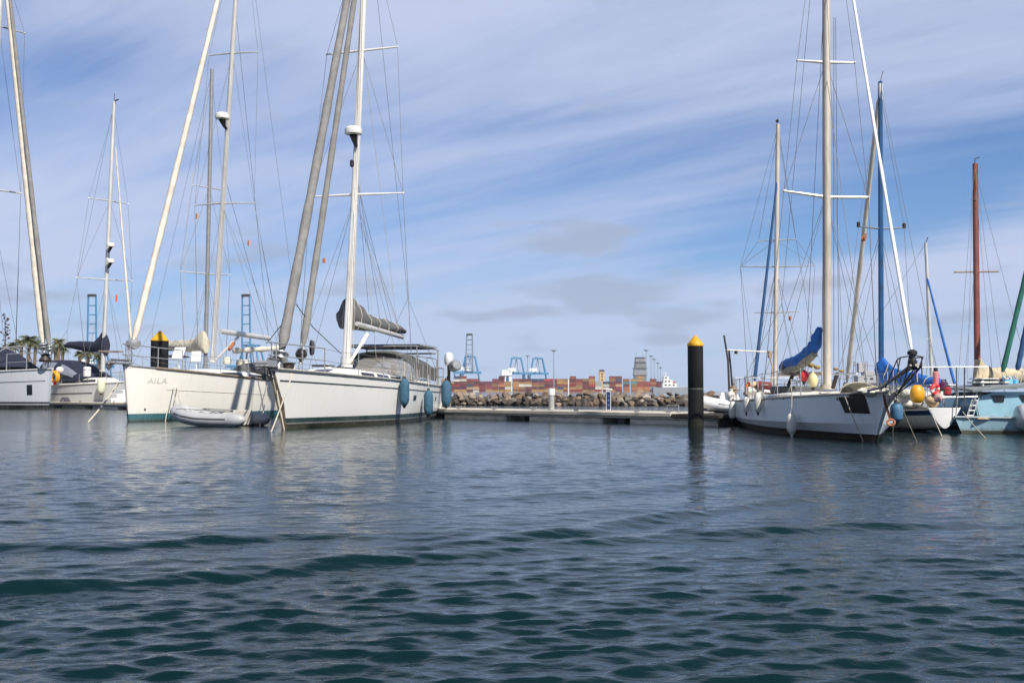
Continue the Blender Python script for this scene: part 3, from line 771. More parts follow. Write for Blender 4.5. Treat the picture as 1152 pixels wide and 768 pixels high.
# ---- breakwater of boulders ---------------------------------------
m = MB(); BW = [(-15, 73.6), (-4, 72.9), (6, 72.4), (13.6, 72.0), (14.6, 73.0), (14.3, 75.2), (-15, 77.5)]
m.loft([[(x, y, -1) for x, y in BW], [(lerp(x, 0, .01), y + .25, .45) for x, y in BW], [(lerp(x, 0, .02), lerp(y, 75, .4), .62) for x, y in BW]], True, False, True)
tag(m.build('breakwater_core', M('dark_rubble', (0.055, 0.047, 0.038), 0.95, 0, .5, 3, bump=1, bscale=6)), 'dark rubble core under the breakwater boulders', kind='structure')
def rock_mesh(seed, mat):
    bm = bmesh.new(); bmesh.ops.create_icosphere(bm, subdivisions=3, radius=1.0); rnd = random.Random(seed)
    cuts = [(Vector((rnd.uniform(-1, 1), rnd.uniform(-1, 1), rnd.uniform(-1, 1))).normalized(), rnd.uniform(.55, .85)) for _ in range(11)]
    for v in bm.verts:
        for n_, d_ in cuts:
            k_ = v.co.dot(n_)
            if k_ > d_: v.co -= n_ * (k_ - d_)
        v.co *= 1 + .10 * mnoise.noise(v.co * 2.2 + Vector((seed, 0, 0)))
        v.co.z *= .82
    me = bpy.data.meshes.new('boulder'); bm.to_mesh(me); bm.free()
    me.polygons.foreach_set('use_smooth', [True] * len(me.polygons)); me.set_sharp_from_angle(angle=R(22)); me.materials.append(mat); return me
tones = [('tan', (0.22, 0.165, 0.12)), ('brown', (0.14, 0.098, 0.068)), ('grey', (0.165, 0.15, 0.13)), ('dark brown', (0.07, 0.054, 0.042)), ('pale', (0.30, 0.255, 0.20))]
rocks = []
for k_, (nm, col) in enumerate(tones):
    mt = M('rock_' + nm.replace(' ', '_'), col, .95, 0, .3, 2.2, bump=.9, bscale=6, dirt=(0.05, 0.04, 0.032), dirt_amt=.55, dirt_scale=1.6, each=.28)
    rocks.append([rock_mesh(10 * k_ + j, mt) for j in range(4)])
WETROCK = M('rock_wet', (0.050, 0.040, 0.030), .7, 0, .4, 3, bump=.9, bscale=6)
wet = [rock_mesh(90 + j, WETROCK) for j in range(4)]
def bwy(x): return 73.6 - (x + 15) * (1.6 / 28.6)
rnd = random.Random(5)
def ordinal(n): return '%d%s' % (n, 'th' if 10 <= n % 100 <= 20 else {1: 'st', 2: 'nd', 3: 'rd'}.get(n % 10, 'th'))
rows = [('waterline', -0.25, 0.10, 0.29, 0.47), ('second', 0.05, 0.33, 0.28, 0.48), ('third', 0.38, 0.53, 0.27, 0.50), ('top', 0.85, 0.70, 0.25, 0.58)]
for rn, dy_, z_, sz, step in rows:
    x = -14.6 + rnd.uniform(0, .4); idx = 0
    while x < 14.2:
        idx += 1
        tn = rnd.choices(range(5), (3, 4, 3, 2, 2.2))[0]; iswet = rn == 'waterline' and rnd.random() < .75
        me = wet[rnd.randrange(4)] if iswet else rocks[tn][rnd.randrange(4)]
        s_ = sz * rnd.uniform(.6, 1.42)
        o = bpy.data.objects.new('boulder', me); C.objects.link(o)
        o.location = (x, bwy(x) + dy_ + rnd.uniform(-.15, .15), z_ + rnd.uniform(-.07, .08) + (0.10 * mnoise.noise(Vector((x * .5, 0, 3))) if rn == 'top' else 0))
        o.scale = (s_ * rnd.uniform(.9, 1.25), s_ * rnd.uniform(.9, 1.2), s_ * rnd.uniform(.8, 1.1)); o.rotation_euler = (rnd.uniform(-.6, .6), rnd.uniform(-.6, .6), rnd.uniform(0, 6.28))
        tone = 'wet dark' if iswet else tones[tn][0]
        tag(o, '%s boulder in the %s row of the breakwater, %s from its left end' % (tone, rn, ordinal(idx)), 'boulder', 'breakwater boulders')
        x += step * rnd.uniform(.75, 1.2)

# ---- shipping containers -------------------------------------------
def container_mesh(col, nm):
    m = MB(); Lc, Wc, Hc = 6.06, 2.44, 2.59; prof = []
    def side(ax, n_):
        out_ = []
        for i in range(n_):
            for a_, d_ in ((.0, 0), (.35, 0), (.5, .05), (.85, .05)): out_.append(((i + a_) / n_, d_))
        return out_
    for a_, d_ in side(0, 18): prof.append((-Lc / 2 + .08 + a_ * (Lc - .16), -Wc / 2 + .04 + d_))
    for a_, d_ in side(0, 6): prof.append((Lc / 2 - .04 - d_, -Wc / 2 + .08 + a_ * (Wc - .16)))
    for a_, d_ in side(0, 18): prof.append((Lc / 2 - .08 - a_ * (Lc - .16), Wc / 2 - .04 - d_))
    for a_, d_ in side(0, 6): prof.append((-Lc / 2 + .04 + d_, Wc / 2 - .08 - a_ * (Wc - .16)))
    m.loft([[(x, y, .12) for x, y in prof], [(x, y, Hc - .1) for x, y in prof]], True, True, True)
    for sx in (-1, 1):
        for sy in (-1, 1): m.box((sx * (Lc / 2 - .05), sy * (Wc / 2 - .05), Hc / 2), (.14, .14, Hc), ch=.02)
        for z in (.07, Hc - .06): m.box((sx * (Lc / 2 - .05), 0, z), (.13, Wc - .24, .13))
    for sy in (-1, 1):
        for z in (.07, Hc - .06): m.box((0, sy * (Wc / 2 - .05), z), (Lc - .24, .13, .13))
    return m.mesh('container_' + nm, M('container_' + nm, col, .6, 0, .22, .9, dirt=tuple(c * .6 + .03 for c in col), dirt_amt=.6, dirt_scale=.5, each=.30), 25)
ccol = {'dark red': (0.23, 0.030, 0.028), 'rust red': (0.34, 0.07, 0.035), 'maroon': (0.15, 0.022, 0.026), 'ochre': (0.50, 0.27, 0.075), 'sand': (0.55, 0.36, 0.17), 'navy': (0.05, 0.075, 0.15), 'white': (0.74, 0.70, 0.62), 'teal': (0.16, 0.38, 0.36), 'orange': (0.52, 0.20, 0.07), 'bright red': (0.42, 0.035, 0.03)}
ccol = {k_: tuple(.58 * c + .004 for c in v) for k_, v in ccol.items()}
cm = {k_: container_mesh(v, k_.replace(' ', '_')) for k_, v in ccol.items()}
# forty stacks, four to six tiers high; neighbouring stacks often hold boxes of one shipper, so colours come in pairs
DC = 1000.0
names_t = ['bottom', 'second', 'third', 'fourth', 'fifth', 'sixth', 'top']
crnd = random.Random(21)
cols_l = ['dark red', 'rust red', 'maroon', 'ochre', 'sand', 'bright red', 'navy', 'orange', 'teal', 'white']
pairc = {}
px = 500.0; si = 0
while px < 757:
    right = px > 700
    nt = crnd.choice((5, 5, 5, 6, 6, 4)) if px < 735 else crnd.choice((3, 4, 4, 5))
    for lv in range(nt):
        key = (si // 2, lv)
        w = (4, 4, 3, 4.5, 1.2, 2.2, 1.3, .6, .15, .5) if not right else (3, 3, 2, 3, 2.6, 1.2, .8, 4, .7, .2)
        if key not in pairc: pairc[key] = crnd.choices(cols_l, w)[0]
        cn = pairc[key] if crnd.random() < .72 else crnd.choices(cols_l, w)[0]
        if 566 < px < 580 and lv == 1: cn = 'white'
        if 672 < px < 686 and lv in (1, 2): cn = 'white'
        x0 = (px - 576) / F * DC
        o = bpy.data.objects.new('shipping_container', cm[cn]); C.objects.link(o)
        o.location = (x0 + crnd.uniform(-.10, .10), DC + crnd.uniform(-.4, .4), 0.2 + lv * 2.6); o.rotation_euler = (0, 0, crnd.uniform(-.008, .008))
        tag(o, '%s shipping container, %s tier of the %s stack from the left' % (cn, names_t[lv], ordinal(si + 1)), 'container', 'shipping containers')
    si += 1; px += 7.15 if crnd.random() < .9 else 8.6

# ---- gantry cranes -------------------------------------------------
CRB = M('crane_blue', (0.055, 0.21, 0.38), .5, 0, .12, .1); CRW = M('crane_white', (0.72, 0.72, 0.70), .5, 0, .06, .1); CRG = M('crane_grey', (0.22, 0.27, 0.33), .6, 0, .12, .1)
def crane(px, D, label, s=1.0, up=False, base=0.5, rot=0.0, boomh=26.0, bcol=None):
    x0 = (px - 576) / F * D
    t = thing('gantry_crane', label, 'crane', (x0, D, base), rot, 'blue gantry cranes at the container quay')
    bt = .85 * s
    def leg(pts): MB().tube(pts, bt, 4).build('leg', CRB, t)
    for y in (-8 * s, 8 * s):
        leg([(-12 * s, y, 0), (-8.2 * s, y, 22 * s), (-5.4 * s, y * .6, 39 * s)]); leg([(12 * s, y, 0), (9.0 * s, y, 22 * s), (5.4 * s, y * .6, 39 * s)])
    m = MB()
    for y in (-8 * s, 8 * s):
        m.box((-3 * s, y, 21.5 * s), (31 * s, 1.6 * s, 2.4 * s)); m.box((0, y, 8 * s), (20.5 * s, 1.2 * s, 1.6 * s))
    m.build('portal_beam', CRB, t)
    m = MB()
    for x in (-17.5 * s, -11 * s): m.tube([(x, 0, 0), (x, 0, 21 * s)], .9 * s, 4)
    m.tube([(-17.5 * s, 0, 11 * s), (-11 * s, 0, 11 * s)], .6 * s, 4); m.build('stair_tower', CRB, t)
    MB().box((0, 0, 39.2 * s), (12.5 * s, 10 * s, 1.7 * s)).build('top_beam', CRB, t)
    MB().box((-1 * s, 0, 40.6 * s), (5 * s, 4 * s, 1.4 * s), ch=.3).build('sheave_platform', CRG, t)
    MB().box((-5.5 * s, -2 * s, 25.2 * s), (9.5 * s, 12 * s, 4.6 * s), ch=.3).build('machinery_house', CRW, t)
    m = MB()
    for x in (-3.2 * s, 2.2 * s): m.tube([(x, -2 * s, 23 * s), (x, -24 * s, 23 * s)], .8 * s, 4); m.tube([(0, 0, 39 * s), (x, 0, 23 * s)], .35 * s, 4)
    m.build('trolley_girder', CRG, t)
    if up:
        m = MB(); zs = 39 * s; z1 = zs + boomh
        for x in (-4.4 * s, 3.4 * s): m.tube([(x, -9 * s, 22 * s), (x * .92, -12 * s, zs), (x * .8 + .3 * s, -15 * s, z1)], .75 * s, 4)
        n_ = 7
        for i in range(n_ + 1):
            z = lerp(26 * s, z1, i / n_); k_ = lerp(1, .8, i / n_); m.tube([(-4.4 * s * k_, -12 * s, z), (3.4 * s * k_, -12 * s, z)], .45 * s, 4)
        m.build('raised_boom', bcol or CRG, t)
        MB().box((-.3 * s, -15 * s, z1 + .5), (7 * s, 3 * s, 2 * s), ch=.3).build('boom_head', DARKMETAL, t)
    return t
crane(529, 1150, 'blue gantry crane with its grey boom raised, nearest the large yacht stern', 1.0, True, boomh=24)
crane(581, 1200, 'left one of two blue gantry cranes standing side by side', 1.0)
crane(605, 1210, 'right one of two blue gantry cranes standing side by side', 1.0)
crane(108.5, 800, 'tall blue crane boom standing behind the far yacht with navy boom cover', .92, True, boomh=38, rot=.1, bcol=CRB)
crane(283, 800, 'tall blue crane boom standing between the two big white yachts', .92, True, boomh=38, rot=-.1, bcol=CRB)

# white dockside structure behind the left of the pair of cranes
x0 = (570 - 576) / F * 1150
t = thing('white_silo', 'white stepped loading tower beside the left crane of the pair', 'tower', (x0, 1150, 0.5))
MB().box((-3, 0, 9), (4, 6, 18), ch=.3).box((4, 0, 9), (3, 6, 18), ch=.3).build('leg', CRW, t)
MB().box((0, 0, 20), (12, 8, 4), ch=.3).build('hopper_house', CRW, t)
MB().box((-2, 0, 23.2), (6, 5, 2.6), ch=.3).build('roof_house', CRW, t)

# floodlight masts
def flood(px, ytop, D, label):
    h = (HOR - ytop) / F * D - .6
    t = thing('floodlight_mast', label, 'light mast', ((px - 576) / F * D, D, 1.6), 0, 'floodlight masts at the container terminal')
    MB().tube([(0, 0, -1.4), (0, 0, h)], [.55, .28], 8).build('pole', CRG, t)
    MB().lathe([(.3, h - .8), (2.2, h - .3), (2.6, h + .4), (1.6, h + .9), (.02, h + 1.0)], n=10).build('lamp_ring', CRG, t)
flood(623, 394.5, 960, 'thin floodlight mast rising above the white capped post')
flood(593.5, 400.5, 1100, 'thin floodlight mast between the pair of blue cranes')
flood(727, 394, 1060, 'tallest floodlight mast just right of the grey tower'); flood(732.5, 400.5, 1130, 'second floodlight mast right of the grey tower'); flood(736, 404, 1180, 'third floodlight mast right of the grey tower')
flood(740, 408.5, 1240, 'fourth floodlight mast right of the grey tower'); flood(743, 413.5, 1320, 'shortest floodlight mast right of the grey tower')

# thin white marker post on the breakwater
t = thing('marker_post', 'thin white marker post standing on the breakwater', 'post', (P(639.5, 443, 74.5).x, 74.5, .6))
MB().tube([(0, 0, 0), (0, 0, 1.28)], .045, 8).build('shaft', GEL, t)
MB().lathe([(.12, 0), (.12, .05), (.05, .08)], n=10).build('foot', GALV, t)

# cream funnel tower, grey bridge tower, white ship
D = 1060; x0 = (677 - 576) / F * D
t = thing('cream_tower', 'square cream tower with a dark cap rising above the containers', 'tower', (x0, D, 2.0)); t.scale = (1.77,) * 3
cr_ = M('cream_paint', (0.55, 0.38, 0.19), .7, 0, .1, .4)
MB().box((0, 0, 5.4), (3.2, 3.2, 10.8), ch=.15).build('shaft', cr_, t); MB().box((0, 0, 11.2), (2.9, 2.9, 1.6), ch=.1).build('dark_cap', DARKMETAL, t)
MB().box((0, 0, 10.2), (3.6, 3.6, .35), ch=.05).build('cornice', cr_, t)
for z in (6, 8, 9.4): MB().box((0, -1.62, z), (.8, .06, .9)).build('window', SMOKE, t)
D = 1100; k_ = D / F; x0 = (720 - 576) * k_
t = thing('bridge_tower', 'grey stepped tower of stacked decks behind the container stacks', 'tower', (x0, D, 1.9)); t.scale = (1.53,) * 3
gt = M('tower_grey', (0.30, 0.31, 0.31), .7, 0, .14, .5); gd = M('tower_grey_dark', (0.17, 0.18, 0.18), .7, 0, .14, .5)
for j, (w_, za, zb) in enumerate(((9.0, -1, 10.6), (9.2, 10.6, 15.6), (7.4, 16.0, 19.8), (6.6, 20.2, 23.0))):
    MB().loft([[(-w_ / 2, -4, za), (w_ / 2, -4, za), (w_ / 2, 4, za), (-w_ / 2, 4, za)], [(-w_ / 2 * .93, -3.8, zb), (w_ / 2 * .93, -3.8, zb), (w_ / 2 * .93, 3.8, zb), (-w_ / 2 * .93, 3.8, zb)]], True, True, True).build('deck_house', gt if j % 2 else gd, t)
    m = MB()
    for i in range(int((zb - max(za, 5)) / 1.1)): m.box((0, -4.03, max(za, 5) + .6 + i * 1.1), (w_ * .9, .12, .28))
    m.build('railing', gd if j % 2 else gt, t)
    MB().box((0, 0, zb + .15), (w_ * 1.06, 9, .3)).build('deck_edge', gd, t)
MB().tube([(-2.6, 0, 23), (-2.6, 0, 27)], .15, 6).build('aerial', CRG, t); MB().tube([(2.0, 0, 23), (2.0, 0, 26)], .15, 6).build('aerial', CRG, t)
D = 640; k_ = D / F; x0 = (756 - 576) * k_
t = thing('white_ship', 'white ship with stepped superstructure at the end of the quay', 'ship', (x0, D, 0))
m = MB(); m.loft([[(-12, -3, 0), (14, -3, 0), (17, 0, 0), (14, 3, 0), (-12, 3, 0)], [(-12.5, -3.6, 3.4), (15, -3.6, 3.4), (19, 0, 4.0), (15, 3.6, 3.4), (-12.5, 3.6, 3.4)]], True, True, True); m.build('hull', M('ship_hull_grey', (0.36, 0.38, 0.40), .5, 0, .1, .3), t)
m = MB(); m.box((-2, 0, 4.6), (9, 6, 2.6), ch=.2); m.box((-3, 0, 7.0), (6, 5.4, 2.2), ch=.2); m.box((-4, 0, 9.2), (3.4, 4.5, 2.0), ch=.2); m.build('superstructure', GEL, t)
for i, (xx, zz) in enumerate(((-4.5, 4.9), (-2, 4.9), (.5, 4.9), (-4.5, 7.2), (-2.2, 7.2), (-4.2, 9.5))): MB().box((xx, -3.03 if zz < 6 else (-2.73 if zz < 8 else -2.28), zz), (1.2, .06, .7)).build('window', SMOKE, t)
MB().tube([(-4, 0, 10), (-4, 0, 13.5)], .2, 6).tube([(-5.4, 0, 12), (-2.6, 0, 12)], .1, 6).build('mast', CRW, t)
D = 1050; x0 = (772 - 576) / F * D
t = thing('quay_shed', 'low pale grey shed on the far quay beside the white ship', 'building', (x0, D, .2)); t.scale = (1.5,) * 3
MB().box((0, 0, 1.3), (16, 8, 2.6), ch=.1).build('wall', M('shed_grey', (0.45, 0.47, 0.50), .7, 0, .08, .3), t)
MB().loft([[(-8.4, -4.4, 2.6), (-8.4, 0, 3.9), (-8.4, 4.4, 2.6)], [(8.4, -4.4, 2.6), (8.4, 0, 3.9), (8.4, 4.4, 2.6)]], True, True, True).build('roof', M('shed_roof', (0.33, 0.36, 0.40), .6, 0, .1, .3), t)
for xx in (-5, 0, 5): MB().box((xx, -4.03, 1.1), (2.4, .06, 2.0)).build('door', CRG, t)
# far ship seen between the masts on the right
D = 520; x0 = (978 - 576) / F * D
t = thing('survey_ship', 'distant grey ship with tall lattice masts seen between the right-hand yachts', 'ship', (x0, D, 0))
m = MB(); m.loft([[(-12, -3, 0), (12, -3, 0), (15, 0, 0), (12, 3, 0), (-12, 3, 0)], [(-12.5, -3.6, 5), (13, -3.6, 5), (17, 0, 5.6), (13, 3.6, 5), (-12.5, 3.6, 5)]], True, True, True); m.build('hull', M('ship_hull_dark', (0.10, 0.11, 0.13), .5, 0, .1, .3), t)
m = MB(); m.box((0, 0, 7), (14, 6, 4), ch=.2); m.box((1, 0, 10.2), (9, 5, 2.6), ch=.2); m.box((-4.5, 0, 13), (3, 3, 5), ch=.2); m.build('superstructure', M('ship_pale', (0.40, 0.40, 0.40), .6, 0, .1, .3), t)
for xx in (-3, 0, 3): MB().box((xx, -3.03, 7.3), (1.6, .06, .9)).build('window', SMOKE, t)
m = MB()
for xx in (-7.5, -1.5, 5.5):
    for d_ in (-.7, .7): m.tube([(xx + d_, 0, 8), (xx + d_ * .6, 0, 16)], .16, 5)
    for z in (10, 12, 14, 16): m.tube([(xx - .7, 0, z), (xx + .7, 0, z)], .12, 5)
m.tube([(-7.5, 0, 14.6), (6, 0, 13.6)], .15, 5); m.build('lattice_mast', M('ship_rust', (0.26, 0.19, 0.15), .8, 0, .2, .4), t)
# ---- palms on the shore ---------------------------------------------
TRUNK = M('palm_trunk', (0.16, 0.115, 0.075), .95, 0, .35, 6, bump=.8, bscale=10, stretch=(1, 1, 4)); FROND = [M('palm_frond', (0.085, 0.105, 0.045), .6, 0, .4, 2), M('palm_frond_olive', (0.14, 0.135, 0.06), .6, 0, .4, 2)]
def palm(px, ytop, D, label, seed, sc=1.0):
    rnd = random.Random(seed); p = P(px, ytop, D); h = p.z - 1.3
    t = thing('palm_tree', label, 'palm tree', (p.x, D, 1.3), rnd.uniform(0, 6), 'palm trees on the shore')
    MB().tube([(0, 0, -.3), (.05, 0, h * .3), (.12, .05, h * .7), (.1, .1, h - .3)], [.34, .26, .22, .26], 10).build('trunk', TRUNK, t)
    m = MB(); o = Vector((.1, .1, h - .35))
    for i in range(46):
        a = i * 2.39996; up = rnd.uniform(-.5, 1.25); Lf = rnd.uniform(1.5, 2.3) * sc; d = Vector((math.cos(a), math.sin(a), 0)); pts = []
        for k in range(8):
            f = k / 7; pts.append(o + d * (Lf * f * math.cos(up * (1 - f * .4)) ) + Vector((0, 0, Lf * (math.sin(up) * f - .55 * f * f))))
        for k in range(7):
            a_, b_ = pts[k], pts[k + 1]; ax = (b_ - a_).normalized(); sd_ = ax.cross(Vector((0, 0, 1))).normalized(); wl = .42 * sc * math.sin(math.pi * min(.97, (k + .8) / 7.6))
            for sg in (-1, 1):
                for q in (0, .5):
                    c_ = a_.lerp(b_, q); e = c_ + sd_ * sg * wl + ax * .25 * sc + Vector((0, 0, -.18 * sc)); b0 = len(m.v)
                    m.v.extend([c_ - ax * .05, c_ + ax * .07, e]); m.f.append([b0, b0 + 1, b0 + 2])
        m.tube(pts, [.035] * 4 + [.02] * 4, 4)
    m.build('crown', FROND[seed % 2], t)
    return t
for i, (px, yt, D, lb, sc) in enumerate(((13, 384, 150, 'palm tree whose crown shows behind the leafless shoot at far left', .85), (24, 380, 160, 'small palm crown left of the group above the navy hood', .8), (32, 377.5, 150, 'tallest palm crown above the navy cockpit hood', 1.0), (39, 382, 155, 'palm crown just left of the two rolled sails', .8), (63, 388, 165, 'low palm crown just right of the two rolled sails', .8), (67, 379.5, 150, 'palm crown left of the navy sail cover end', .8), (71, 386, 160, 'low palm under the end of the navy sail cover', .75), (100, 390, 150, 'palm below the navy boom cover near the mast', .9), (111, 396, 150, 'palm beside the blue crane leg', .7), (91, 393, 155, 'narrow palm left of the far mast', .6))):
    palm(px, yt + 2, D, lb, 20 + i, sc * .78)
# spindly flowering shoot at the far left
t = thing('flowering_shoot', 'spindly leafless shoot with dark seed clusters at the far left edge', 'plant', (P(4, 440, 66).x, 66, 1.0))
h = P(4, 352, 66).z - 1.0; m = MB(); m.tube([(0, 0, -1.2), (.05, 0, h * .5), (-.03, 0, h)], [.06, .04, .015], 6); m.build('stem', M('shoot_stem', (0.20, 0.12, 0.09), .9, 0, .2, 6), t)
rnd = random.Random(3); m = MB()
for i in range(46):
    z = h * rnd.uniform(.25, 1.0); a = rnd.uniform(0, 6.28); r_ = (.2 + .5 * (1 - z / h)) * rnd.uniform(.4, 1); e = Vector((math.cos(a) * r_, math.sin(a) * r_, z + r_ * .5)); m.tube([(0, 0, z - .1), e], .008, 4); m.ball(e, rnd.uniform(.03, .085), 6, (1.3, 1, .7))
m.build('seed_cluster', M('seed_cluster', (0.13, 0.06, 0.05), .9, 0, .5, 5), t)
# ================================================================== CENTRE: large white yacht, bow towards the camera
HD = hull_mat('hull_centre_yacht', [(0.10, (0.012, 0.014, 0.014)), (0.15, (0.20, 0.21, 0.19)), (0.27, (0.022, 0.050, 0.050))], (0.83, 0.815, 0.77), 0.16, scum=0.7)
D = Yacht('sailing_yacht', 'large white yacht with two rolled grey headsails and three teal fenders on its side', WP(318, 482), (-0.158, -0.987), 12.2, 4.05, (1.20, 1.30, 1.60), HD, rake=0.95, ovh=0.35, tr=0.80, wr=0.88, group='white yachts along the pontoon')
D.deck(GEL); D.rail(M('pale_toe_rail', (0.42, 0.40, 0.36), .6, .2, .12, 6), 0.03)
D.patch(0.02, .985, .800, .818, 1, 'cove_stripe', M('stripe_dark', (0.03, 0.035, 0.04), .4, 0, .1, 5)); D.patch(0.02, .985, .800, .818, -1, 'cove_stripe', _m['stripe_dark'])
D.patch(0.02, .985, .955, .965, 1, 'cove_stripe', _m['stripe_dark'])
o = D.patch(.452, .482, .55, .68, 1, 'portlight', STEEL, .004, 6); D.patch(.456, .478, .565, .665, 1, 'pane', SMOKE, .012, 6, parent=o)
o = D.patch(.16, .18, .55, .66, 1, 'portlight', STEEL, .004, 6); D.patch(.163, .177, .565, .645, 1, 'pane', SMOKE, .012, 6, parent=o)
D.cabin(.30, .80, .34, .60, windows=((.36, .47, .40, .72), (.49, .58, .40, .72), (.60, .67, .42, .70)))
MB().box(((.74 - .5) * D.L, 0, D.sheer(.74) + .34), (.55, .55, .06), ch=.02).build('deck_hatch', SMOKE, D.root)
MB().box(((.60 - .5) * D.L, 0, D.sheer(.6) + .38), (.6, .6, .06), ch=.02).build('deck_hatch', SMOKE, D.root)
# stem fitting: dark weathered plate down the raking stem and twin bow rollers
m = MB(); rings = []
for i in range(13):
    q = i / 12; p = D.S(1, q, 1); p.y = 0; w_ = lerp(.05, .12, q)
    rings.append([p + Vector((.05 + .03 * q, 0, 0)), p + Vector((-.28 * (.4 + q), w_ + .02, 0)), p + Vector((-.30 * (.4 + q), w_ - .02, 0)), p + Vector((-.30 * (.4 + q), -w_ + .02, 0)), p + Vector((-.28 * (.4 + q), -w_ - .02, 0))])
m.loft(rings, True, True, True).build('stem_plate', M('stem_stained', (0.10, 0.075, 0.05), .6, .1, .4, 5, dirt=(.25, .20, .13), dirt_amt=.6), D.root)
tip = D.S(1, 1, 1); tip.y = 0
MB().box(tip + Vector((.15, 0, .05)), (.75, .34, .07), ch=.02).box(tip + Vector((.2, .15, .12)), (.6, .03, .16), ch=.01).box(tip + Vector((.2, -.15, .12)), (.6, .03, .16), ch=.01).tube([tip + Vector((.45, -.16, .13)), tip + Vector((.45, .16, .13))], .06, 10).build('bow_roller', STEEL, D.root)
m = MB(); m.tube([tip + Vector((-.5, .08, .22)), tip + Vector((.25, .08, .24)), tip + Vector((.5, .08, .05)), tip + Vector((.35, .08, -.32))], .035, 8)
m.loft([[tip + Vector(p) for p in ((.30, -.09, -.26), (.50, .08, -.14), (.30, .25, -.26))], [tip + Vector(p) for p in ((.28, -.05, -.31), (.31, .08, -.36), (.28, .21, -.31))]], True, True, True)
m.build('anchor', M('galvanised_anchor', (0.17, 0.17, 0.175), .6, .5, .3, 8, dirt=(.05, .04, .035), dirt_amt=.6), D.root)
MB().lathe([(.2, 0), (.22, .05), (.15, .1), (.15, .2), (.2, .25), (.01, .28)], D.S(.93, 1, 1) * 1 + Vector((-.1, -D.S(.93, 1, 1).y, -.03)), 14).build('windlass', DARKMETAL, D.root)
D.pulpit(.88, .68, r=.018); D.pushpit(.12, .68, r=.018)
D.stanchions([.88, .78, .68, .58, .48, .38, .28, .20, .12], .66)
# mast and rig
D.mast(P(390, 414, 33.5), P(414, -110, 34.3), .135, .10, ALU_W, flat=.8)
s1 = D.spreader(D.l(P(397, 219, 33.8)).z, 1.62, .10, ALU_W, lift=.0, tilt=(.03, .0)); s2 = D.spreader(D.l(P(406, 58, 34.1)).z, 1.24, .08, ALU_W, lift=0, tilt=(.10, -.03))
D.rig([s1, s2]); D.backstay()
D.radar(P(397.5, 150, 33.35), .29)
MB().box(D.l(P(396, 184, 33.45)), (.14, .12, .24), ch=.03).build('masthead_lamp', BLACKRUB, D.mast_o)
tp = P(317, 393, 27.2); D.furled(tp, P(412, -118, 33.9), .140, TAUPESAIL, seed=1, taper=.78)
D.furled(P(341, 389, 29.6), P(413, -100, 34.0), .105, TAUPESAIL, seed=5, name='furled_staysail', taper=.8)
for (x, y, z_) in ((333, 300, 28.6),):
    pass
MB().tube([D.l(P(386.5, 412, 33.2)), D.l(P(396, 240, 33.4))], .06, 10).build('stowed_pole', ALU, D.root)
be = P(453, 379, 37.8); D.boom(P(401, 364, 33.7), be, .085, ALU)
D.cover(P(384, 369, 33.75), P(454, 374.5, 37.9), [(0, .85), (.06, 1.05), (.16, 1.12), (.24, .85), (.40, .58), (.65, .46), (.9, .33), (1, .16)], .26, GREYCLOTH, seed=3, ties=5, lump=.12)
MB().tube([D.l(P(392, 410, 33.6)), D.l(P(412, 378, 34.6))], [.05, .06], 10).tube([D.l(P(406, 388, 34.3)), D.l(P(413, 376, 34.7))], .075, 10).build('vang', ALU_W, D.root)
for a_, b_ in (((404, 250, 33.9), (452, 379, 37.8)), ((409, 60, 34.2), (449, 384, 37.8)), ((400, 150, 33.9), (424, 410, 36))): D.wire([D.l(P(*a_)), D.l(P(*b_))], 'topping_lift', .007, ROPE)
for a_, b_ in (((402, 200, 33.8), (428, 362, 36.2)), ((402, 205, 33.8), (443, 372, 37.2)), ((402, 200, 33.8), (415, 352, 34.8))): D.wire([D.l(P(*a_)), D.l(P(*b_))], 'lazy_jack', .006, ROPE_D)
for px_a, px_b in ((411, 402), (413, 404), (408, 399)): D.wire([D.l(P(px_a - 3, -60, 34.1)), D.l(P(px_b - 7, 410, 33.2))], 'halyard', .008, ROPE)
D.wire([D.l(P(333, 342, 29.0)), D.l(P(352, 368, 30.5)), D.l(P(384, 398, 33))], 'sheet', .014, ROPE_D); D.wire([D.l(P(331, 346, 28.9)), D.l(P(318, 364, 29)), D.l(P(300, 386, 28))], 'sheet', .014, ROPE_D)
for zz in (215, 262): pass
# shrouds set apart by the spreader ends carry flag halyards
D.flag(P(365, 290, 33.6), .10, .16, FLAGFADE, 'courtesy_flag')
# sprayhood with clear windows, bimini, solar arch
zc = D.sheer(.3)
CLEAR = glassy('clear_vinyl', (0.27, 0.26, 0.24), .55)
D.dome_hood((.40 - .5) * D.L, (.26 - .5) * D.L, 1.38, zc + .16, .78, CLEAR, 'spray_hood')
m = MB()
for x_ in (.405, .33, .255):
    h_ = .81 if x_ < .3 else (.68 if x_ < .4 else .34)
    m.tube([((x_ - .5) * D.L, 1.40 * math.cos(math.pi * k / 16) , zc + .16 + h_ * math.sin(math.pi * k / 16) ** .55) for k in range(17)], .022, 6)
m.build('hood_frame', M('hood_trim', (0.30, 0.28, 0.25), .8, 0, .15, 10), D.root)
bz = zc + 1.08
grid = [[((lerp(.30, .015, i / 8) - .5) * D.L, 1.35 * k / 4, bz - .50 * abs(k / 4) ** 3 + .14 - .26 * abs(i / 8 - .30)) for k in range(-4, 5)] for i in range(9)]
MB().sheet(grid, .035).build('bimini', M('bimini_grey', (0.085, 0.088, 0.082), .85, 0, .15, 3, bump=.4, bscale=6), D.root)
grid = [[((lerp(.29, .012, i / 4) - .5) * D.L, 1.38 + .03 * math.sin(k), zc + .25 + (bz - .35 - zc) * k / 4) for k in range(5)] for i in range(5)]
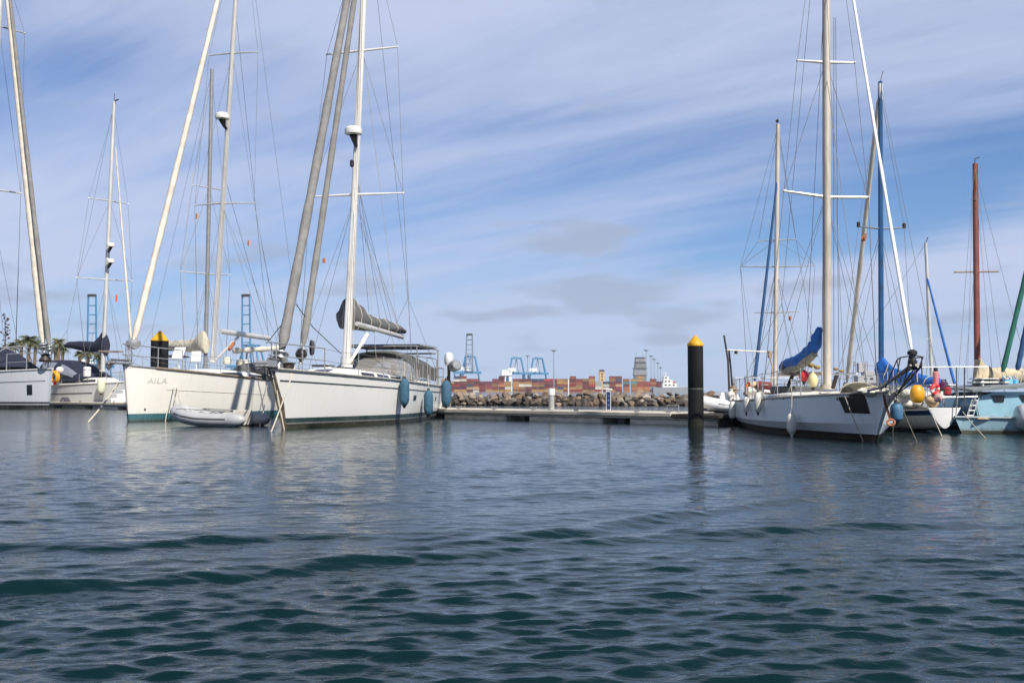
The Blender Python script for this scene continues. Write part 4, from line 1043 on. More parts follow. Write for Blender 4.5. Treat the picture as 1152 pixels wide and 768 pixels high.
MB().sheet([[((lerp(.29, .012, i / 6) - .5) * D.L, 1.39 - .02 * k, bz - .30 - .03 * i - k * .15 - .02 * math.sin(i * 2.1 + k)) for k in range(4)] for i in range(7)], .02).build('side_curtain', M('curtain_olive', (0.11, 0.108, 0.095), .85, 0, .15, 3, bump=.4, bscale=6), D.root)
m = MB()
for x_, in ((.27,), (.14,), (.015,)):
    for sd in (1, -1): m.tube([((x_ - .5) * D.L, sd * 1.40, zc - .05), ((x_ - .5) * D.L, sd * 1.38, bz - .1)], .02, 6)
    m.tube([((x_ - .5) * D.L, 1.38 * k / 4, bz - .14 * (k / 4) ** 2 + .05) for k in range(-4, 5)], .02, 6)
m.build('bimini_frame', STEEL, D.root)
m = MB(); xs = (.012 - .5) * D.L
for sd in (1, -1): m.tube([(xs, sd * 1.42, zc), (xs - .05, sd * 1.42, bz + .25), (xs + .3, sd * 1.3, bz + .30)], .032, 8)
for z_ in (bz + .30, bz + .12): m.tube([(xs + .2, -1.4, z_), (xs + .2, 1.4, z_)], .03, 8)
for y_ in (-1.3, 0, 1.3): m.tube([(xs - .1, y_, bz + .30), (xs + 2.9, y_, bz + .30)], .025, 8)
m.tube([(xs + 2.8, -1.3, bz + .30), (xs + 2.8, 1.3, bz + .30)], .025, 8); m.tube([(xs + 2.8, 1.3, bz + .30), (xs + 2.6, 1.4, zc)], .022, 8); m.tube([(xs + 2.8, -1.3, bz + .30), (xs + 2.6, -1.4, zc)], .022, 8)
m.build('stern_arch', STEEL, D.root)
for i in range(2):
    q = MB().box((xs + .55 + 1.35 * i, 0, bz + .355), (1.28, 2.7, .045), ch=.01).build('solar_panel', M('solar_cell', (0.012, 0.016, 0.035), .18, 0, .15, 30), D.root)
    MB().box((xs + .55 + 1.35 * i, 1.352, bz + .355), (1.28, .02, .06)).box((xs + .55 + 1.35 * i, -1.352, bz + .355), (1.28, .02, .06)).build('frame', STEEL, q)
# cockpit coaming and stowed gear aft
MB().box(((.17 - .5) * D.L, 1.1, zc + .05), (2.6, .35, .34), ch=.08).box(((.17 - .5) * D.L, -1.1, zc + .05), (2.6, .35, .34), ch=.08).build('cockpit_coaming', GEL, D.root)
w_ = M('wheel_steel', (.5, .5, .5), .3, .8, .1, 5); m = MB(); cx = (.10 - .5) * D.L
m.tube([(cx, .5 * math.cos(k * math.pi / 12), zc + .65 + .5 * math.sin(k * math.pi / 12)) for k in range(25)], .018, 6)
for k in range(6): m.tube([(cx, 0, zc + .65), (cx, .5 * math.cos(k * math.pi / 3), zc + .65 + .5 * math.sin(k * math.pi / 3))], .01, 5)
m.tube([(cx + .12, 0, zc - .1), (cx + .12, 0, zc + .75)], .09, 10).build('steering_wheel', w_, D.root)
ob = P(505, 405, 39.6)
t = thing('outboard_motor', 'small outboard motor with pale cowl clamped to the stern rail of the large yacht', 'outboard', ob, D.ang)
MB().loft([[(-.16 * k, .13 * j_ * k, z_) for k, j_ in ((1, -1), (1, 1), (-1, 1), (-1, -1))] for z_, k in ((-.22, .9), (-.1, 1.25), (.12, 1.3), (.25, 1.0), (.29, .5))][:0] or [[(r_ * .24 * math.cos(a * math.pi / 8), r_ * .17 * math.sin(a * math.pi / 8), z_) for a in range(16)] for z_, r_ in ((-.22, .75), (-.12, 1), (.1, 1.05), (.24, .85), (.30, .4))], True, True, True).build('cowl', M('cowl_grey', (.62, .63, .64), .4, 0, .08, 5), t)
MB().tube([(0, 0, -.2), (-.02, 0, -.85)], [.07, .05], 8).box((-.05, 0, -.92), (.22, .05, .14), ch=.02).build('leg', DARKMETAL, t)
MB().ball((-.12, 0, -.92), .05, 8).box((-.15, 0, -.92), (.015, .22, .05)).build('propeller', DARKMETAL, t)
ob = P(511.5, 411.5, 39.3)
t = thing('rolled_liferaft', 'round dark grey canister hanging off the stern rail of the large yacht', 'canister', ob, D.ang + .4)
MB().lathe([(.02, -.24), (.17, -.22), (.205, -.16), (.205, .16), (.17, .22), (.02, .24)], (0, 0, 0), 18, (1, .3, .2)).build('shell', M('canister_grey', (.22, .235, .25), .5, 0, .12, 5), t)
for k in (-.1, .1): MB().lathe([(.208, k - .02), (.214, k), (.208, k + .02)], (0, 0, 0), 18, (1, .3, .2)).build('strap', BLACKRUB, t)
p = P(503.5, 424, 39.7); t = thing('red_bag', 'small dark red bag tied under the outboard motor at the yacht stern', 'bag', p - Vector((0, 0, .35)), D.ang)
MB().lathe([(.05, 0), (.12, .06), (.13, .2), (.08, .33), (.03, .38)], n=12).build('sack', M('maroon_bag', (.16, .03, .03), .8, 0, .2, 8), t); MB().tube([(0, 0, .36), (0, 0, .6)], .01, 5).build('cord', ROPE, t)
# fenders on this yacht
hang_fender('teal blue cloth fender nearest the middle of the large yacht side', D.beside(455, 425.5, 1, .17), .86, .155, TEALFEND, group='teal cloth fenders'); 
hang_fender('teal blue cloth fender hung lower towards the stern of the large yacht', D.beside(482, 438.5, 1, .17), .86, .155, TEALFEND, group='teal cloth fenders')
hang_fender('teal blue cloth fender hanging off the very stern corner of the large yacht', D.beside(502, 427.5, 1, .22), .98, .185, TEALFEND, group='teal cloth fenders', rope=.6)
hang_fender('shiny black ball fender tied on the bow rail of the large yacht', P(339, 392, 28.6), .32, .17, M('black_gloss', (.02, .021, .023), .22, 0, .1, 6), style='ball', rope=.15)
p = P(350, 391, 29.4); t = thing('rope_coil', 'dark coil of rope hanging on the bow rail of the large yacht', 'rope coil', p, .4)
for k in range(4): MB().tube([(.02 * k, (.16 - .012 * k) * math.cos(a * math.pi / 10), (.21 - .01 * k) * math.sin(a * math.pi / 10)) for a in range(21)], .022, 6).build('turn', ROPE_D, t)
p = P(369, 406.5, 31.8); t = thing('deck_vent', 'small white mushroom ventilator on the foredeck of the large yacht', 'vent', D.w(Vector((D.l(p).x, D.l(p).y, D.sheer(.65) - .02))))
MB().lathe([(.06, 0), (.06, .3), (.09, .32)], n=12).build('pipe', STEEL, t); MB().ball((0, 0, .4), .12, 12, (1, 1, .8)).build('cowl', GEL, t)

# ================================================================== LEFT: white yacht with the turquoise waterline
HC = hull_mat('hull_turquoise_line', [(0.03, (0.03, 0.05, 0.05)), (0.25, (0.03, 0.145, 0.18))], (0.84, 0.815, 0.74), 0.18, scum=.35)
Cc = Yacht('sailing_yacht', 'white yacht with turquoise waterline and wooden rubbing rail, left of the large yacht', WP(144, 474), (-0.20, -0.98), 13.0, 4.1, (1.35, 1.44, 1.86), HC, rake=0.30, ovh=0.3, tr=.78, wr=.90, full=2.3, group='white yachts along the pontoon')
Y = Cc
Y.deck(GEL); Y.rail(TEAK, .045, 0, .93); Y.rail(STEEL, .03, .93, 1.0, 'bow_rail_strip')
Y.patch(.02, .90, .60, .606, 1, 'hull_seam', M('seam_grey', (.50, .48, .44), .5, 0, .1, 4), .001)
Y.cabin(.22, .80, .36, .66, windows=((.27, .36, .40, .70), (.40, .52, .40, .70), (.56, .66, .42, .70)), slope=.62)
o = MB().ball(Y.S(.955, .22, 1), .04, 8).build('through_hull', DARKMETAL, Y.hull)
# name on the bow
cu_ = bpy.data.curves.new('lettering', 'FONT'); cu_.body = 'AILA'; cu_.size = .27; cu_.shear = .1; cu_.extrude = .004; cu_.space_character = 1.15
to = bpy.data.objects.new('lettering', cu_); C.objects.link(to); dg = bpy.context.evaluated_depsgraph_get()
me = bpy.data.meshes.new_from_object(to.evaluated_get(dg)); bpy.data.objects.remove(to); bpy.data.curves.remove(cu_)
for v in me.vertices:
    t_ = .950 - v.co.x / Y.L; q_ = (1.27 + v.co.y) / Y.sheer(t_); s_ = Y.S(t_, q_, 1, .006 + v.co.z); v.co = s_
me.materials.clear(); me.materials.append(M('faded_lettering', (.55, .54, .50), .5, 0, .1, 9))
o = bpy.data.objects.new('bow_lettering', me); C.objects.link(o); o.parent = Y.hull
# hatch lids standing open, bow gear
def hatch(px, py, Yd, w, hh, tilt, boat):
    p = boat.l(P(px, py, Yd)); rot = Matrix.Rotation(tilt, 3, 'Y') @ Matrix.Rotation(.0, 3, 'Z')
    MB().box(p, (.05, w, hh), rot, ch=.015).tube([p + Vector((0, 0, -hh * .5)), p + Vector((-.05, 0, -hh * .5 - .35))], .02, 6).build('open_hatch_lid', GEL, boat.root)
hatch(201, 397, 39.6, .46, .52, -.5, Y); hatch(220.5, 401, 41.2, .42, .44, -.15, Y)
Y.pulpit(.86, .70, r=.02); Y.pushpit(.12, .65)
Y.stanchions([.86, .74, .62, .50, .38, .26, .12], .62)
tip = Y.S(1, 1, 1); tip.y = 0
MB().box(tip + Vector((.25, 0, .06)), (1.1, .3, .06), ch=.02).tube([tip + Vector((.7, -.15, .06)), tip + Vector((.7, .15, .06))], .06, 8).build('bow_roller', STEEL, Y.root)
m = MB(); m.tube([tip + Vector((-.4, 0, .15)), tip + Vector((.75, 0, .16)), tip + Vector((.95, 0, -.1))], .035, 8); m.loft([[tip + Vector(p) for p in ((.80, -.15, -.02), (1.05, 0, .03), (.80, .15, -.02))], [tip + Vector(p) for p in ((.83, -.1, -.08), (.88, 0, -.22), (.83, .1, -.08))]], True, True, True)
m.build('anchor', _m['galvanised_anchor'], Y.root)
MB().lathe([(.05, 0), (.19, .05), (.26, .18), (.24, .30), (.10, .36), (.06, .44), (.02, .45)], Y.l(P(150, 393, 35.6)), 18).build('furler_drum_cover', STEEL, Y.root)
m = MB(); g = [[Y.l(P(133, 395.5, 35.2)) + Vector((.35 * i / 3, -.55 + .75 * j / 3, .03 * math.sin(i + j))) for j in range(4)] for i in range(4)]; m.sheet(g, .03).build('passerelle_step', TEAK, Y.root)
Y.mast(P(239, 408, 42.1), P(273, -118, 43.0), .125, .10, ALU, flat=.8)
s1 = Y.spreader(Y.l(P(251, 228.5, 42.4)).z, 1.35, .10, lift=0.0, tilt=(-.02, -.02), r=.03); s2 = Y.spreader(Y.l(P(261, 60, 42.7)).z, 1.12, .08, lift=0, r=.03)
Y.rig([s1, s2]); Y.backstay()
Y.radar(P(250, 133, 41.9), .30)
Y.furled(P(150.5, 384, 35.6), P(271, -108, 42.7), .120, WHITESAIL, seed=2, drum=False, taper=.78)
Y.boom(P(248, 372.5, 42.6), P(303, 380.5, 47.6), .115, ALU)
MB().tube([Y.l(P(242, 405, 42.4)), Y.l(P(268, 379, 44.4))], [.05, .06], 8).build('vang', ALU, Y.root)
MB().tube([Y.l(P(258, 393, 43.3)), Y.l(P(263, 386, 43.8))], .075, 8).build('vang_sleeve', M('rusty_sleeve', (.35, .12, .06), .7, 0, .2, 8), Y.root)
o = MB(); pts = [Y.l(P(262 + 56 * i / 14, 394.6 - 3.2 * i / 14, 43.2 + 1.2 * i / 14)) for i in range(15)]
o.tube(pts, [.10 + .025 * math.sin(i * 1.7) + (.02 if i % 3 else 0) for i in range(15)], 10).build('rolled_awning', WHITESAIL, Y.root, ang=60)
for a_, b_ in (((265, 10, 42.8), (302, 377, 47.4)), ((253, 200, 42.5), (301, 372, 47.2))): Y.wire([Y.l(P(*a_)), Y.l(P(*b_))], 'topping_lift', .008, ROPE_D)
for k in range(3): Y.wire([Y.l(P(266 + k, -40, 42.6)), Y.l(P(240 + k * 2, 404, 41.9))], 'halyard', .008, ROPE)
Y.flag(P(281, 270, 42.5), .16, .22, M('pink_flag', (.55, .25, .22), .8, 0, .1, 8), 'courtesy_flag'); Y.flag(P(222.5, 240, 42.3), .14, .22, M('tan_flag', (.50, .30, .20), .8, 0, .1, 8), 'courtesy_flag')
Y.dome_hood((.30 - .5) * Y.L, (.20 - .5) * Y.L, 1.3, Y.sheer(.25) + .12, .75, GREYCLOTH, 'spray_hood')
# winches / gear by the cockpit
for px, py, d_ in ((255.5, 405.5, 43.5), (270, 408, 44.5), (276, 409, 45)):
    p = Y.l(P(px, py, d_)); MB().lathe([(.16, -.15), (.18, .0), (.14, .12), (.02, .16)], p, 12).build('cockpit_cushion', M('cream_cushion', (.62, .58, .46), .8, 0, .1, 6), Y.root)
p = Y.S(.16, .55, 1, .16); hang_fender('dark slate fender hanging between the two white yachts', Y.w(p + Vector((0, 0, .55))), .85, .16, M('slate_fender', (.05, .06, .075), .6, 0, .1, 6), rope=.4)
# dark bundle between the two yachts
p = P(295, 416, 41.2); t = thing('covered_barbecue', 'black covered bundle on the rail between the two big white yachts', 'bundle', p - Vector((0, 0, .3)), .3)
MB().lathe([(.02, -.08), (.20, 0), (.28, .16), (.24, .30), (.10, .37), (.02, .38)], n=14).build('cover', M('black_canvas', (.014, .015, .016), .85, 0, .2, 5, bump=.5, bscale=9), t); MB().tube([(0, 0, -.6), (0, 0, .0)], .03, 6).build('bracket', STEEL, t)
for (a_, za, b_, lb) in (((194, 417), 1.7, (199, 459), 'pale rope from the wooden rail down to the grey dinghy'), ((192, 417), 1.7, (186, 474), 'thin pale line dropping from the wooden rail to the water by the dinghy bow'), ((197, 417), 1.7, (206, 461), 'slack pale line right beside the dinghy painter'), ((301, 428), 1.5, (292, 480), 'slack mooring line hanging into the water between the two yachts')):
    Yd = 37.6 if a_[0] < 250 else 46; Yb = 30.2 if b_[1] < 470 else WP(*b_).y
    if a_[0] > 250: Yd = 40.5
    rope(lb, P(a_[0], a_[1], Yd), P(b_[0], b_[1], Yb), .25, .016)
p = P(195.5, 418, 37.3); t = thing('knotted_rope_bundle', 'bunch of knotted rope on the wooden rail above the dinghy', 'rope', p)
for k in range(5): MB().tube([(.10 * math.cos(a * .7 + k * 1.2), .06 * math.sin(a * .9 + k), .12 * math.sin(a * .63 + k * 2)) for a in range(11)], .022, 6).build('turn', ROPE, t)

# ---- grey inflatable dinghy --------------------------------------------------
def dinghy(label, loc, rz, cols, sc=1.0, stripe=True, oars=True, z=0.0, name='inflatable_dinghy'):
    t = thing(name, label, 'dinghy', Vector(loc) + Vector((0, 0, z)), rz)
    k = sc; m = MB(); pts = []; rs = []
    half = [(-1.00, .60, .20), (-.5, .61, .20), (.1, .60, .22), (.6, .52, .28), (1.0, .34, .36), (1.22, .15, .42)]
    path = half + [(1.29, 0, .435)] + [(x, -y, z_) for x, y, z_ in half[::-1]]
    for i in range(len(path) - 1):
        for j in range(4):
            f = j / 4; pts.append(Vector(path[i]).lerp(Vector(path[i + 1]), f) * k)
    pts.append(Vector(path[-1]) * k); rs = [.20 * k] * len(pts)
    m.tube(pts, rs, 14).build('tube', cols[0], t, ang=60)
    for sd in (1, -1):
        MB().tube([Vector((-.99, sd * .60, .20)) * k, Vector((-1.25, sd * .60, .20)) * k, Vector((-1.42, sd * .60, .21)) * k, Vector((-1.55, sd * .60, .22)) * k], [.202 * k, .195 * k, .15 * k, .03 * k], 14).build('stern_cone', cols[1], t, ang=60)
        if stripe:
            m = MB(); q = [Vector((x, sd * (y + .185 + (.02 if x > .7 else 0)), z_ + .03)) * k for x, y, z_ in half[:5]]; m.tube(q, .028 * k, 6).build('rub_strake', cols[2], t)
            m = MB(); q = [Vector((x, sd * (y + .15), z_ - .11)) * k for x, y, z_ in half[:5]]; m.tube(q, .018 * k, 6).build('rub_strake', cols[2], t)
        m = MB(); q = []
        for i in range(17):
            f = i / 16; x = lerp(-.8, .8, f); y = .56 - .14 * max(0, f - .7); q.append(Vector((x, sd * y, .43 + .06 * max(0, x) - .035 * abs(math.sin(f * 4 * math.pi)))) * k)
        m.tube(q, .012 * k, 5).build('grab_line', cols[2], t)
        if oars: MB().tube([Vector((-.9, sd * .47, .44)) * k, Vector((.55, sd * .45, .50)) * k], .02 * k, 6).box(Vector((.75, sd * .45, .51)) * k, (.42 * k, .13 * k, .02 * k), ch=.008).build('oar', M('oar_alloy', (.35, .35, .34), .5, .3, .1, 6), t)
    MB().box(Vector((-1.02, 0, .26)) * k, (.05 * k, .86 * k, .44 * k), ch=.015).build('transom', cols[3], t)
    g = [[Vector((lerp(-1.0, .95, i / 6), lerp(-.42, .42, j / 4) * (1 - .5 * max(0, i / 6 - .6)), .12 + .10 * max(0, i / 6 - .6))) * k for j in range(5)] for i in range(7)]
    MB().sheet(g, .02).build('floor', cols[1], t)
    MB().box(Vector((-.25, 0, .38)) * k, (.26 * k, .86 * k, .04 * k), ch=.012).build('thwart', cols[3], t)
    return t
GD = [M('pvc_grey', (.42, .42, .425), .5, 0, .08, 3, dirt=(.27, .265, .25), dirt_amt=.4), M('pvc_dark_grey', (.36, .37, .38), .5, 0, .1, 4), M('strake_dark', (.07, .075, .08), .6, 0, .1, 5), M('transom_pale', (.56, .54, .49), .5, 0, .08, 3)]
a = WP(186, 478.5); b = WP(288, 479.5); md = (a + b) / 2; dv = (a - b); rz = math.atan2(dv.y, dv.x) - .12
dinghy('grey inflatable dinghy with oars floating beside the white yacht with turquoise waterline', md + Vector((0, .35, 0)), rz, GD, (dv.length) / 2.95, z=-.02)

# ================================================================== FAR LEFT: grey hulled yacht cut by the frame
HA = hull_mat('hull_pale_grey', [(0.22, (0.016, 0.018, 0.02)), (0.29, (0.42, 0.43, 0.43)), (0.40, (0.03, 0.035, 0.04))], (0.56, 0.58, 0.60), .16, streak_col=(.32, .32, .32))
A = Yacht('sailing_yacht', 'pale grey yacht cut off by the left edge, black ball fender at its bow', (-26.0, 57.5), (.85, -.53), 15.0, 4.5, (1.95, 1.98, 2.26), HA, rake=.25, ovh=.3, tr=.8, group='white yachts along the pontoon'); Y = A
Y.deck(GEL); Y.rail(M('grey_rail', (.5, .5, .48), .5, 0, .1, 5), .05); Y.cabin(.3, .82, .42, .62, windows=((.4, .6, .4, .7),))
Y.patch(.05, .98, .70, .712, -1, 'cove_stripe', _m['stripe_dark']); Y.patch(.915, .935, .36, .62, -1, 'portlight', SMOKE, .004, 6)
Y.pulpit(.84, .95, r=.03); Y.stanchions([.84, .7, .55, .4, .25], .75, r=.02)
Y.mast(P(-26, 412, 60.6), P(4, -55, 61), .17, .13, ALU)
s1 = Y.spreader(Y.l(P(-14, 212, 60.8)).z, 2.1, .02, lift=.02, r=.05); s2 = Y.spreader(Y.l(P(-3, 30, 61)).z, 1.7, .02, lift=.05, r=.05)
Y.rig([s1, s2], r=.012)
Y.furled(P(48.5, 386, 57.3), P(5, -40, 60.8), .20, WHITESAIL, seed=4, taper=.75); Y.furled(P(55, 388, 57.0), P(6, -48, 60.8), .14, TAUPESAIL, seed=6, name='furled_staysail', taper=.7)
Y.dome_hood((.80 - .5) * Y.L, (.52 - .5) * Y.L, 1.5, Y.sheer(.6) + .1, 1.55, NAVY, 'cockpit_hood')
m = MB(); zz = Y.sheer(.75)
for x_ in (.81, .73, .66): m.tube([((x_ - .5) * Y.L, 1.56 * math.cos(math.pi * k / 12), zz + 1.5 * math.sin(math.pi * k / 12) ** .5) for k in range(13)], .03, 6)
m.build('hood_frame', STEEL, Y.root)
MB().lathe([(.3, -.1), (.34, 0), (.2, .25), (.3, .32), (.05, .4)], Y.l(P(51, 405, 57.2)), 12).build('windlass', DARKMETAL, Y.root)
hang_fender('black ball fender hanging on the pale grey hull at far left', P(10.5, 417, 58.9), .95, .42, M('black_gloss', (.02, .021, .023), .22, 0, .1, 6), style='ball', rope=.4)

# ---- yacht beyond the pontoon, navy canvas ------------------------------------
HB = hull_mat('hull_grey_white', [(0.15, (0.02, 0.022, 0.024))], (0.62, 0.63, 0.63), .14)
B_ = Yacht('sailing_yacht', 'white yacht with navy boom cover moored beyond the pontoon at far left', (-23.3, 62.9), (.79, -.61), 10.6, 3.5, (1.45, 1.42, 1.62), HB, rake=.5, ovh=-.7, tr=.82, group='white yachts along the pontoon'); Y = B_
Y.deck(GEL); Y.rail(GEL, .05); Y.cabin(.30, .84, .42, .64, windows=((.38, .55, .4, .7), (.6, .72, .4, .7)))
Y.patch(.12, .75, .58, .615, -1, 'cove_stripe', _m['stripe_dark'], .004)
Y.pulpit(.84, .6, r=.025); Y.pushpit(.12, .65, r=.022); Y.stanchions([.84, .66, .5, .34, .12], .6, r=.018)
Y.mast(P(115.5, 418, 64.3), P(128.5, 114, 64.8), .13, .11, ALU)
s1 = Y.spreader(Y.l(P(120, 314.5, 64.5)).z, 1.9, .10, lift=0.0, r=.035, tilt=(.1, -.03)); s2 = Y.spreader(Y.l(P(124, 226, 64.6)).z, 1.35, .10, lift=0, r=.035)
Y.rig([s1, s2], r=.009); Y.backstay(r=.009)
Y.furled(P(147.5, 383, 62.5), P(130, 165, 64.6), .085, WHITESAIL, seed=8, drum=False)
for py in (274, 292): Y.radar(P(124.5 - (py - 274) * .02, py + 3, 64.1), .24)
MB().tube([Y.at(1) + Vector((0, 0, -.05)), Y.at(1) + Vector((0, 0, .5))], .02, 5).box(Y.at(1) + Vector((.25, 0, .02)), (.5, .06, .06)).build('wind_vane', BLACKRUB, Y.mast_o)
Y.boom(P(114, 397, 64.5), P(76, 389, 69.2), .12, ALU); Y.cover(P(120, 400, 64.2), P(74, 390, 69.3), [(0, 1.35), (.08, 1.55), (.17, 1.1), (.3, .75), (.6, .62), (.9, .45), (1, .2)], .30, NAVY, seed=9, lump=.05)
Y.dome_hood((.62 - .5) * Y.L, (.16 - .5) * Y.L, 1.35, Y.sheer(.3) + .2, 1.45, NAVY, 'cockpit_tent', wins=((1, 4, 10, 13, M('clear_grey_vinyl', (.20, .22, .26), .25, 0, .15, 3)), (5, 7, 10, 13, M('clear_grey_vinyl', (.20, .22, .26)))))
Y.flag(P(130, 331, 64.4), .14, .45, FLAGRED, 'courtesy_flag')
t = thing('life_buoy', 'yellow horseshoe life buoy on the stern of the yacht with navy canvas', 'life buoy', P(61, 424.5, 64.0), -.5)
MB().tube([(.32 * math.cos(a), 0, .30 * math.sin(a)) for a in [R(-55) + R(290) * i / 20 for i in range(21)]], [.10] + [.15] * 19 + [.10], 10).build('ring', YELLOWV, t, ang=60); MB().box((0, .05, -.35), (.25, .12, .22), ch=.03).build('strap', REDV, t)
t = thing('white_jug', 'round white container beside the yellow life buoy', 'container', P(67.3, 416, 64.3), 0); MB().ball((0, 0, 0), .24, 12, (1, 1, .9)).build('body', GEL, t); MB().lathe([(.08, .18), (.08, .26), (.01, .27)], n=10).build('cap', BLACKRUB, t)
t = thing('white_bucket', 'small white drum beside the navy cockpit tent', 'drum', P(98, 418, 63.5), 0); MB().lathe([(.2, -.3), (.22, -.28), (.23, .25), (.18, .3), (.01, .31)], n=14).build('body', GEL, t); MB().lathe([(.236, .1), (.245, .12), (.236, .14)], n=14).build('band', GALV, t)
hang_fender('pale cream fender hanging on the yacht beyond the pontoon', P(114, 424.5, 62.9), 1.0, .24, M('pale_green_vinyl', (.62, .63, .48), .5, 0, .1, 5), rope=.5)
rope('pale rope slanting from the left yacht bow down into the water', P(133, 431, 35.3), WP(99, 475), .05, .03)
t = thing('rope_heap', 'black heap of rope lying on the pontoon at far left', 'rope', ppos(73, .5), 0)
for k in range(5): MB().tube([(.18 * (1 - k * .1) * math.cos(a * math.pi / 8) * 1.5, .16 * (1 - k * .1) * math.sin(a * math.pi / 8), .04 + .05 * k) for a in range(17)], .06, 6).build('turn', ROPE_D, t)
t = thing('dock_steps', 'white moulded boarding steps on the pontoon beside the left yacht bow', 'steps', ppos(131, .95), math.atan2(PU.y, PU.x))
for i in range(3): MB().box((0, .35 - .35 * i, .25 * (i + 1) / 1 * .5 + .0), (.9, .36, .25 * (i + 1)), ch=.03).build('step', GEL, t)

# ---- yacht behind the left one (only its rig shows) ----------------------------
HK = hull_mat('hull_cream', [(0.12, (0.03, 0.03, 0.035))], (0.66, 0.63, 0.56), .14)
K = Yacht('sailing_yacht', 'yacht with a cream boom cover and slim grey mast, mostly hidden behind the left yacht', (-15.6, 58.6), (.79, -.61), 10.5, 3.3, (1.1, 1.05, 1.25), HK, rake=.7, ovh=.2, tr=.75, group='white yachts along the pontoon'); Y = K
Y.deck(GEL); Y.rail(TEAK, .04); Y.cabin(.3, .8, .36, .62, windows=((.4, .6, .4, .7),)); Y.pulpit(.86, .6, r=.02); Y.stanchions([.86, .66, .5, .34, .12], .6, r=.015)
Y.mast(P(231, 414, 60.4), P(238.5, 78, 60.9), .12, .10, M('mast_dark_alloy', (.26, .26, .26), .45, .3, .1, 4))
s1 = Y.spreader(Y.l(P(233, 308, 60.5)).z, 1.75, .1, lift=0, r=.035, tilt=(.12, -.0)); s2 = Y.spreader(Y.l(P(236, 211, 60.7)).z, 1.1, .1, lift=0, r=.03)
Y.rig([s1, s2], r=.009); Y.backstay(r=.009)
Y.boom(P(229, 392, 60.6), P(180, 390, 64.6), .12, ALU); Y.cover(P(232, 397, 60.2), P(180, 393, 64.7), [(0, 1.3), (.1, 1.25), (.22, .85), (.4, .72), (.8, .6), (1, .5)], .34, CREAMCLOTH, seed=13, lump=.09, ties=3)
MB().sheet([[Y.l(P(185, 402, 63.5)) + Vector((1.8 * i / 4 - .3, 1.6 * j / 4 - .8, .12 * math.sin(math.pi * j / 4))) for j in range(5)] for i in range(5)], .05).build('cockpit_awning', DARKMETAL, Y.root)
Y.wire([Y.at(.99), Y.l(P(210, 240, 61)), Y.l(P(206, 400, 61.5))], 'halyard', .010, ROPE)

# ================================================================== RIGHT: long low grey-white yacht, bow towards the camera
HE = hull_mat('hull_chined_white', [(0.13, (0.032, 0.010, 0.010))], (0.80, 0.84, 0.86), .24, streak_col=(.36, .33, .29), rough=.45)
E = Yacht('sailing_yacht', 'long low grey white yacht with blue sail cover and dark patches on its bow', WP(985, 496.5), (-.055, -.998), 11.2, 2.95, (.72, .78, .99), HE, rake=1.0, ovh=.3, tr=.72, wr=.80, chine=(.36, .97), full=2.7, group='white yachts along the pontoon'); Y = E
Y.deck(M('deck_stained', (.60, .57, .51), .7, 0, .12, 3, dirt=(.36, .30, .22), dirt_amt=.6), drop=.06); Y.rail(M('worn_rail', (.40, .36, .31), .7, 0, .25, 8), .028)
Y.cabin(.24, .70, .20, .70, mat=M('cabin_white_worn', (.66, .64, .59), .6, 0, .1, 3, dirt=(.40, .34, .26), dirt_amt=.6), windows=((.30, .42, .42, .70), (.46, .56, .42, .70)), slope=.8)
MB().box(((.36 - .5) * Y.L, 0, Y.sheer(.36) + .28), (1.3, 1.1, .22), ch=.05).build('companion_hatch', GREYCLOTH, Y.root)
dark = M('dark_bow_paint', (.022, .019, .015), .6, 0, .2, 5)
# two dark repair patches on the bow, one above the other and stepped
def tq(px, py):
    best = None
    for i in range(120):
        t = .55 + .45 * i / 119
        for j in range(50):
            q = j / 49; w = Y.w(Y.S(t, q, -1)); d = w - cam.location
            u = d.x; v = d.y * math.cos(TH) + d.z * math.sin(TH); z = -d.y * math.sin(TH) + d.z * math.cos(TH)
            e = (576 + F * u / v - px) ** 2 + (384 - F * z / v - py) ** 2
            if best is None or e < best[0]: best = (e, t, q)
    return best[1], best[2]
def quadpatch(c, name, mat):
    (a, b, d, e) = [tq(*p) for p in c]; grid = []
    for i in range(9):
        u = i / 8; row = []
        for j in range(5):
            v = j / 4; t = lerp(lerp(a[0], b[0], u), lerp(e[0], d[0], u), v); q = lerp(lerp(a[1], b[1], u), lerp(e[1], d[1], u), v); row.append(Y.S(t, q, -1, .008))
        grid.append(row)
    MB().sheet(grid, .010).build(name, mat, Y.hull)
quadpatch([(943.5, 446), (973, 446), (979.5, 465.5), (950.5, 464.5)], 'bow_patch', dark)
quadpatch([(955, 441), (971.5, 441), (973.5, 446.2), (955, 446.2)], 'bow_patch', dark)
m = MB()
for k in range(9):
    p = Y.S(.30 + .055 * k, .965, -1, .006); m.box(p, (.05, .02, .04), ch=.006)
m.build('scupper', DARKMETAL, Y.hull)
Y.stanchions([.80, .70, .60, .50, .40, .30, .20, .10], .62, r=.014); Y.pushpit(.10, .70, r=.010)
m = MB()
tip = Y.S(1, 1, 1); tip.y = 0; sp = Y.l(P(1031, 410.5, 18.5))
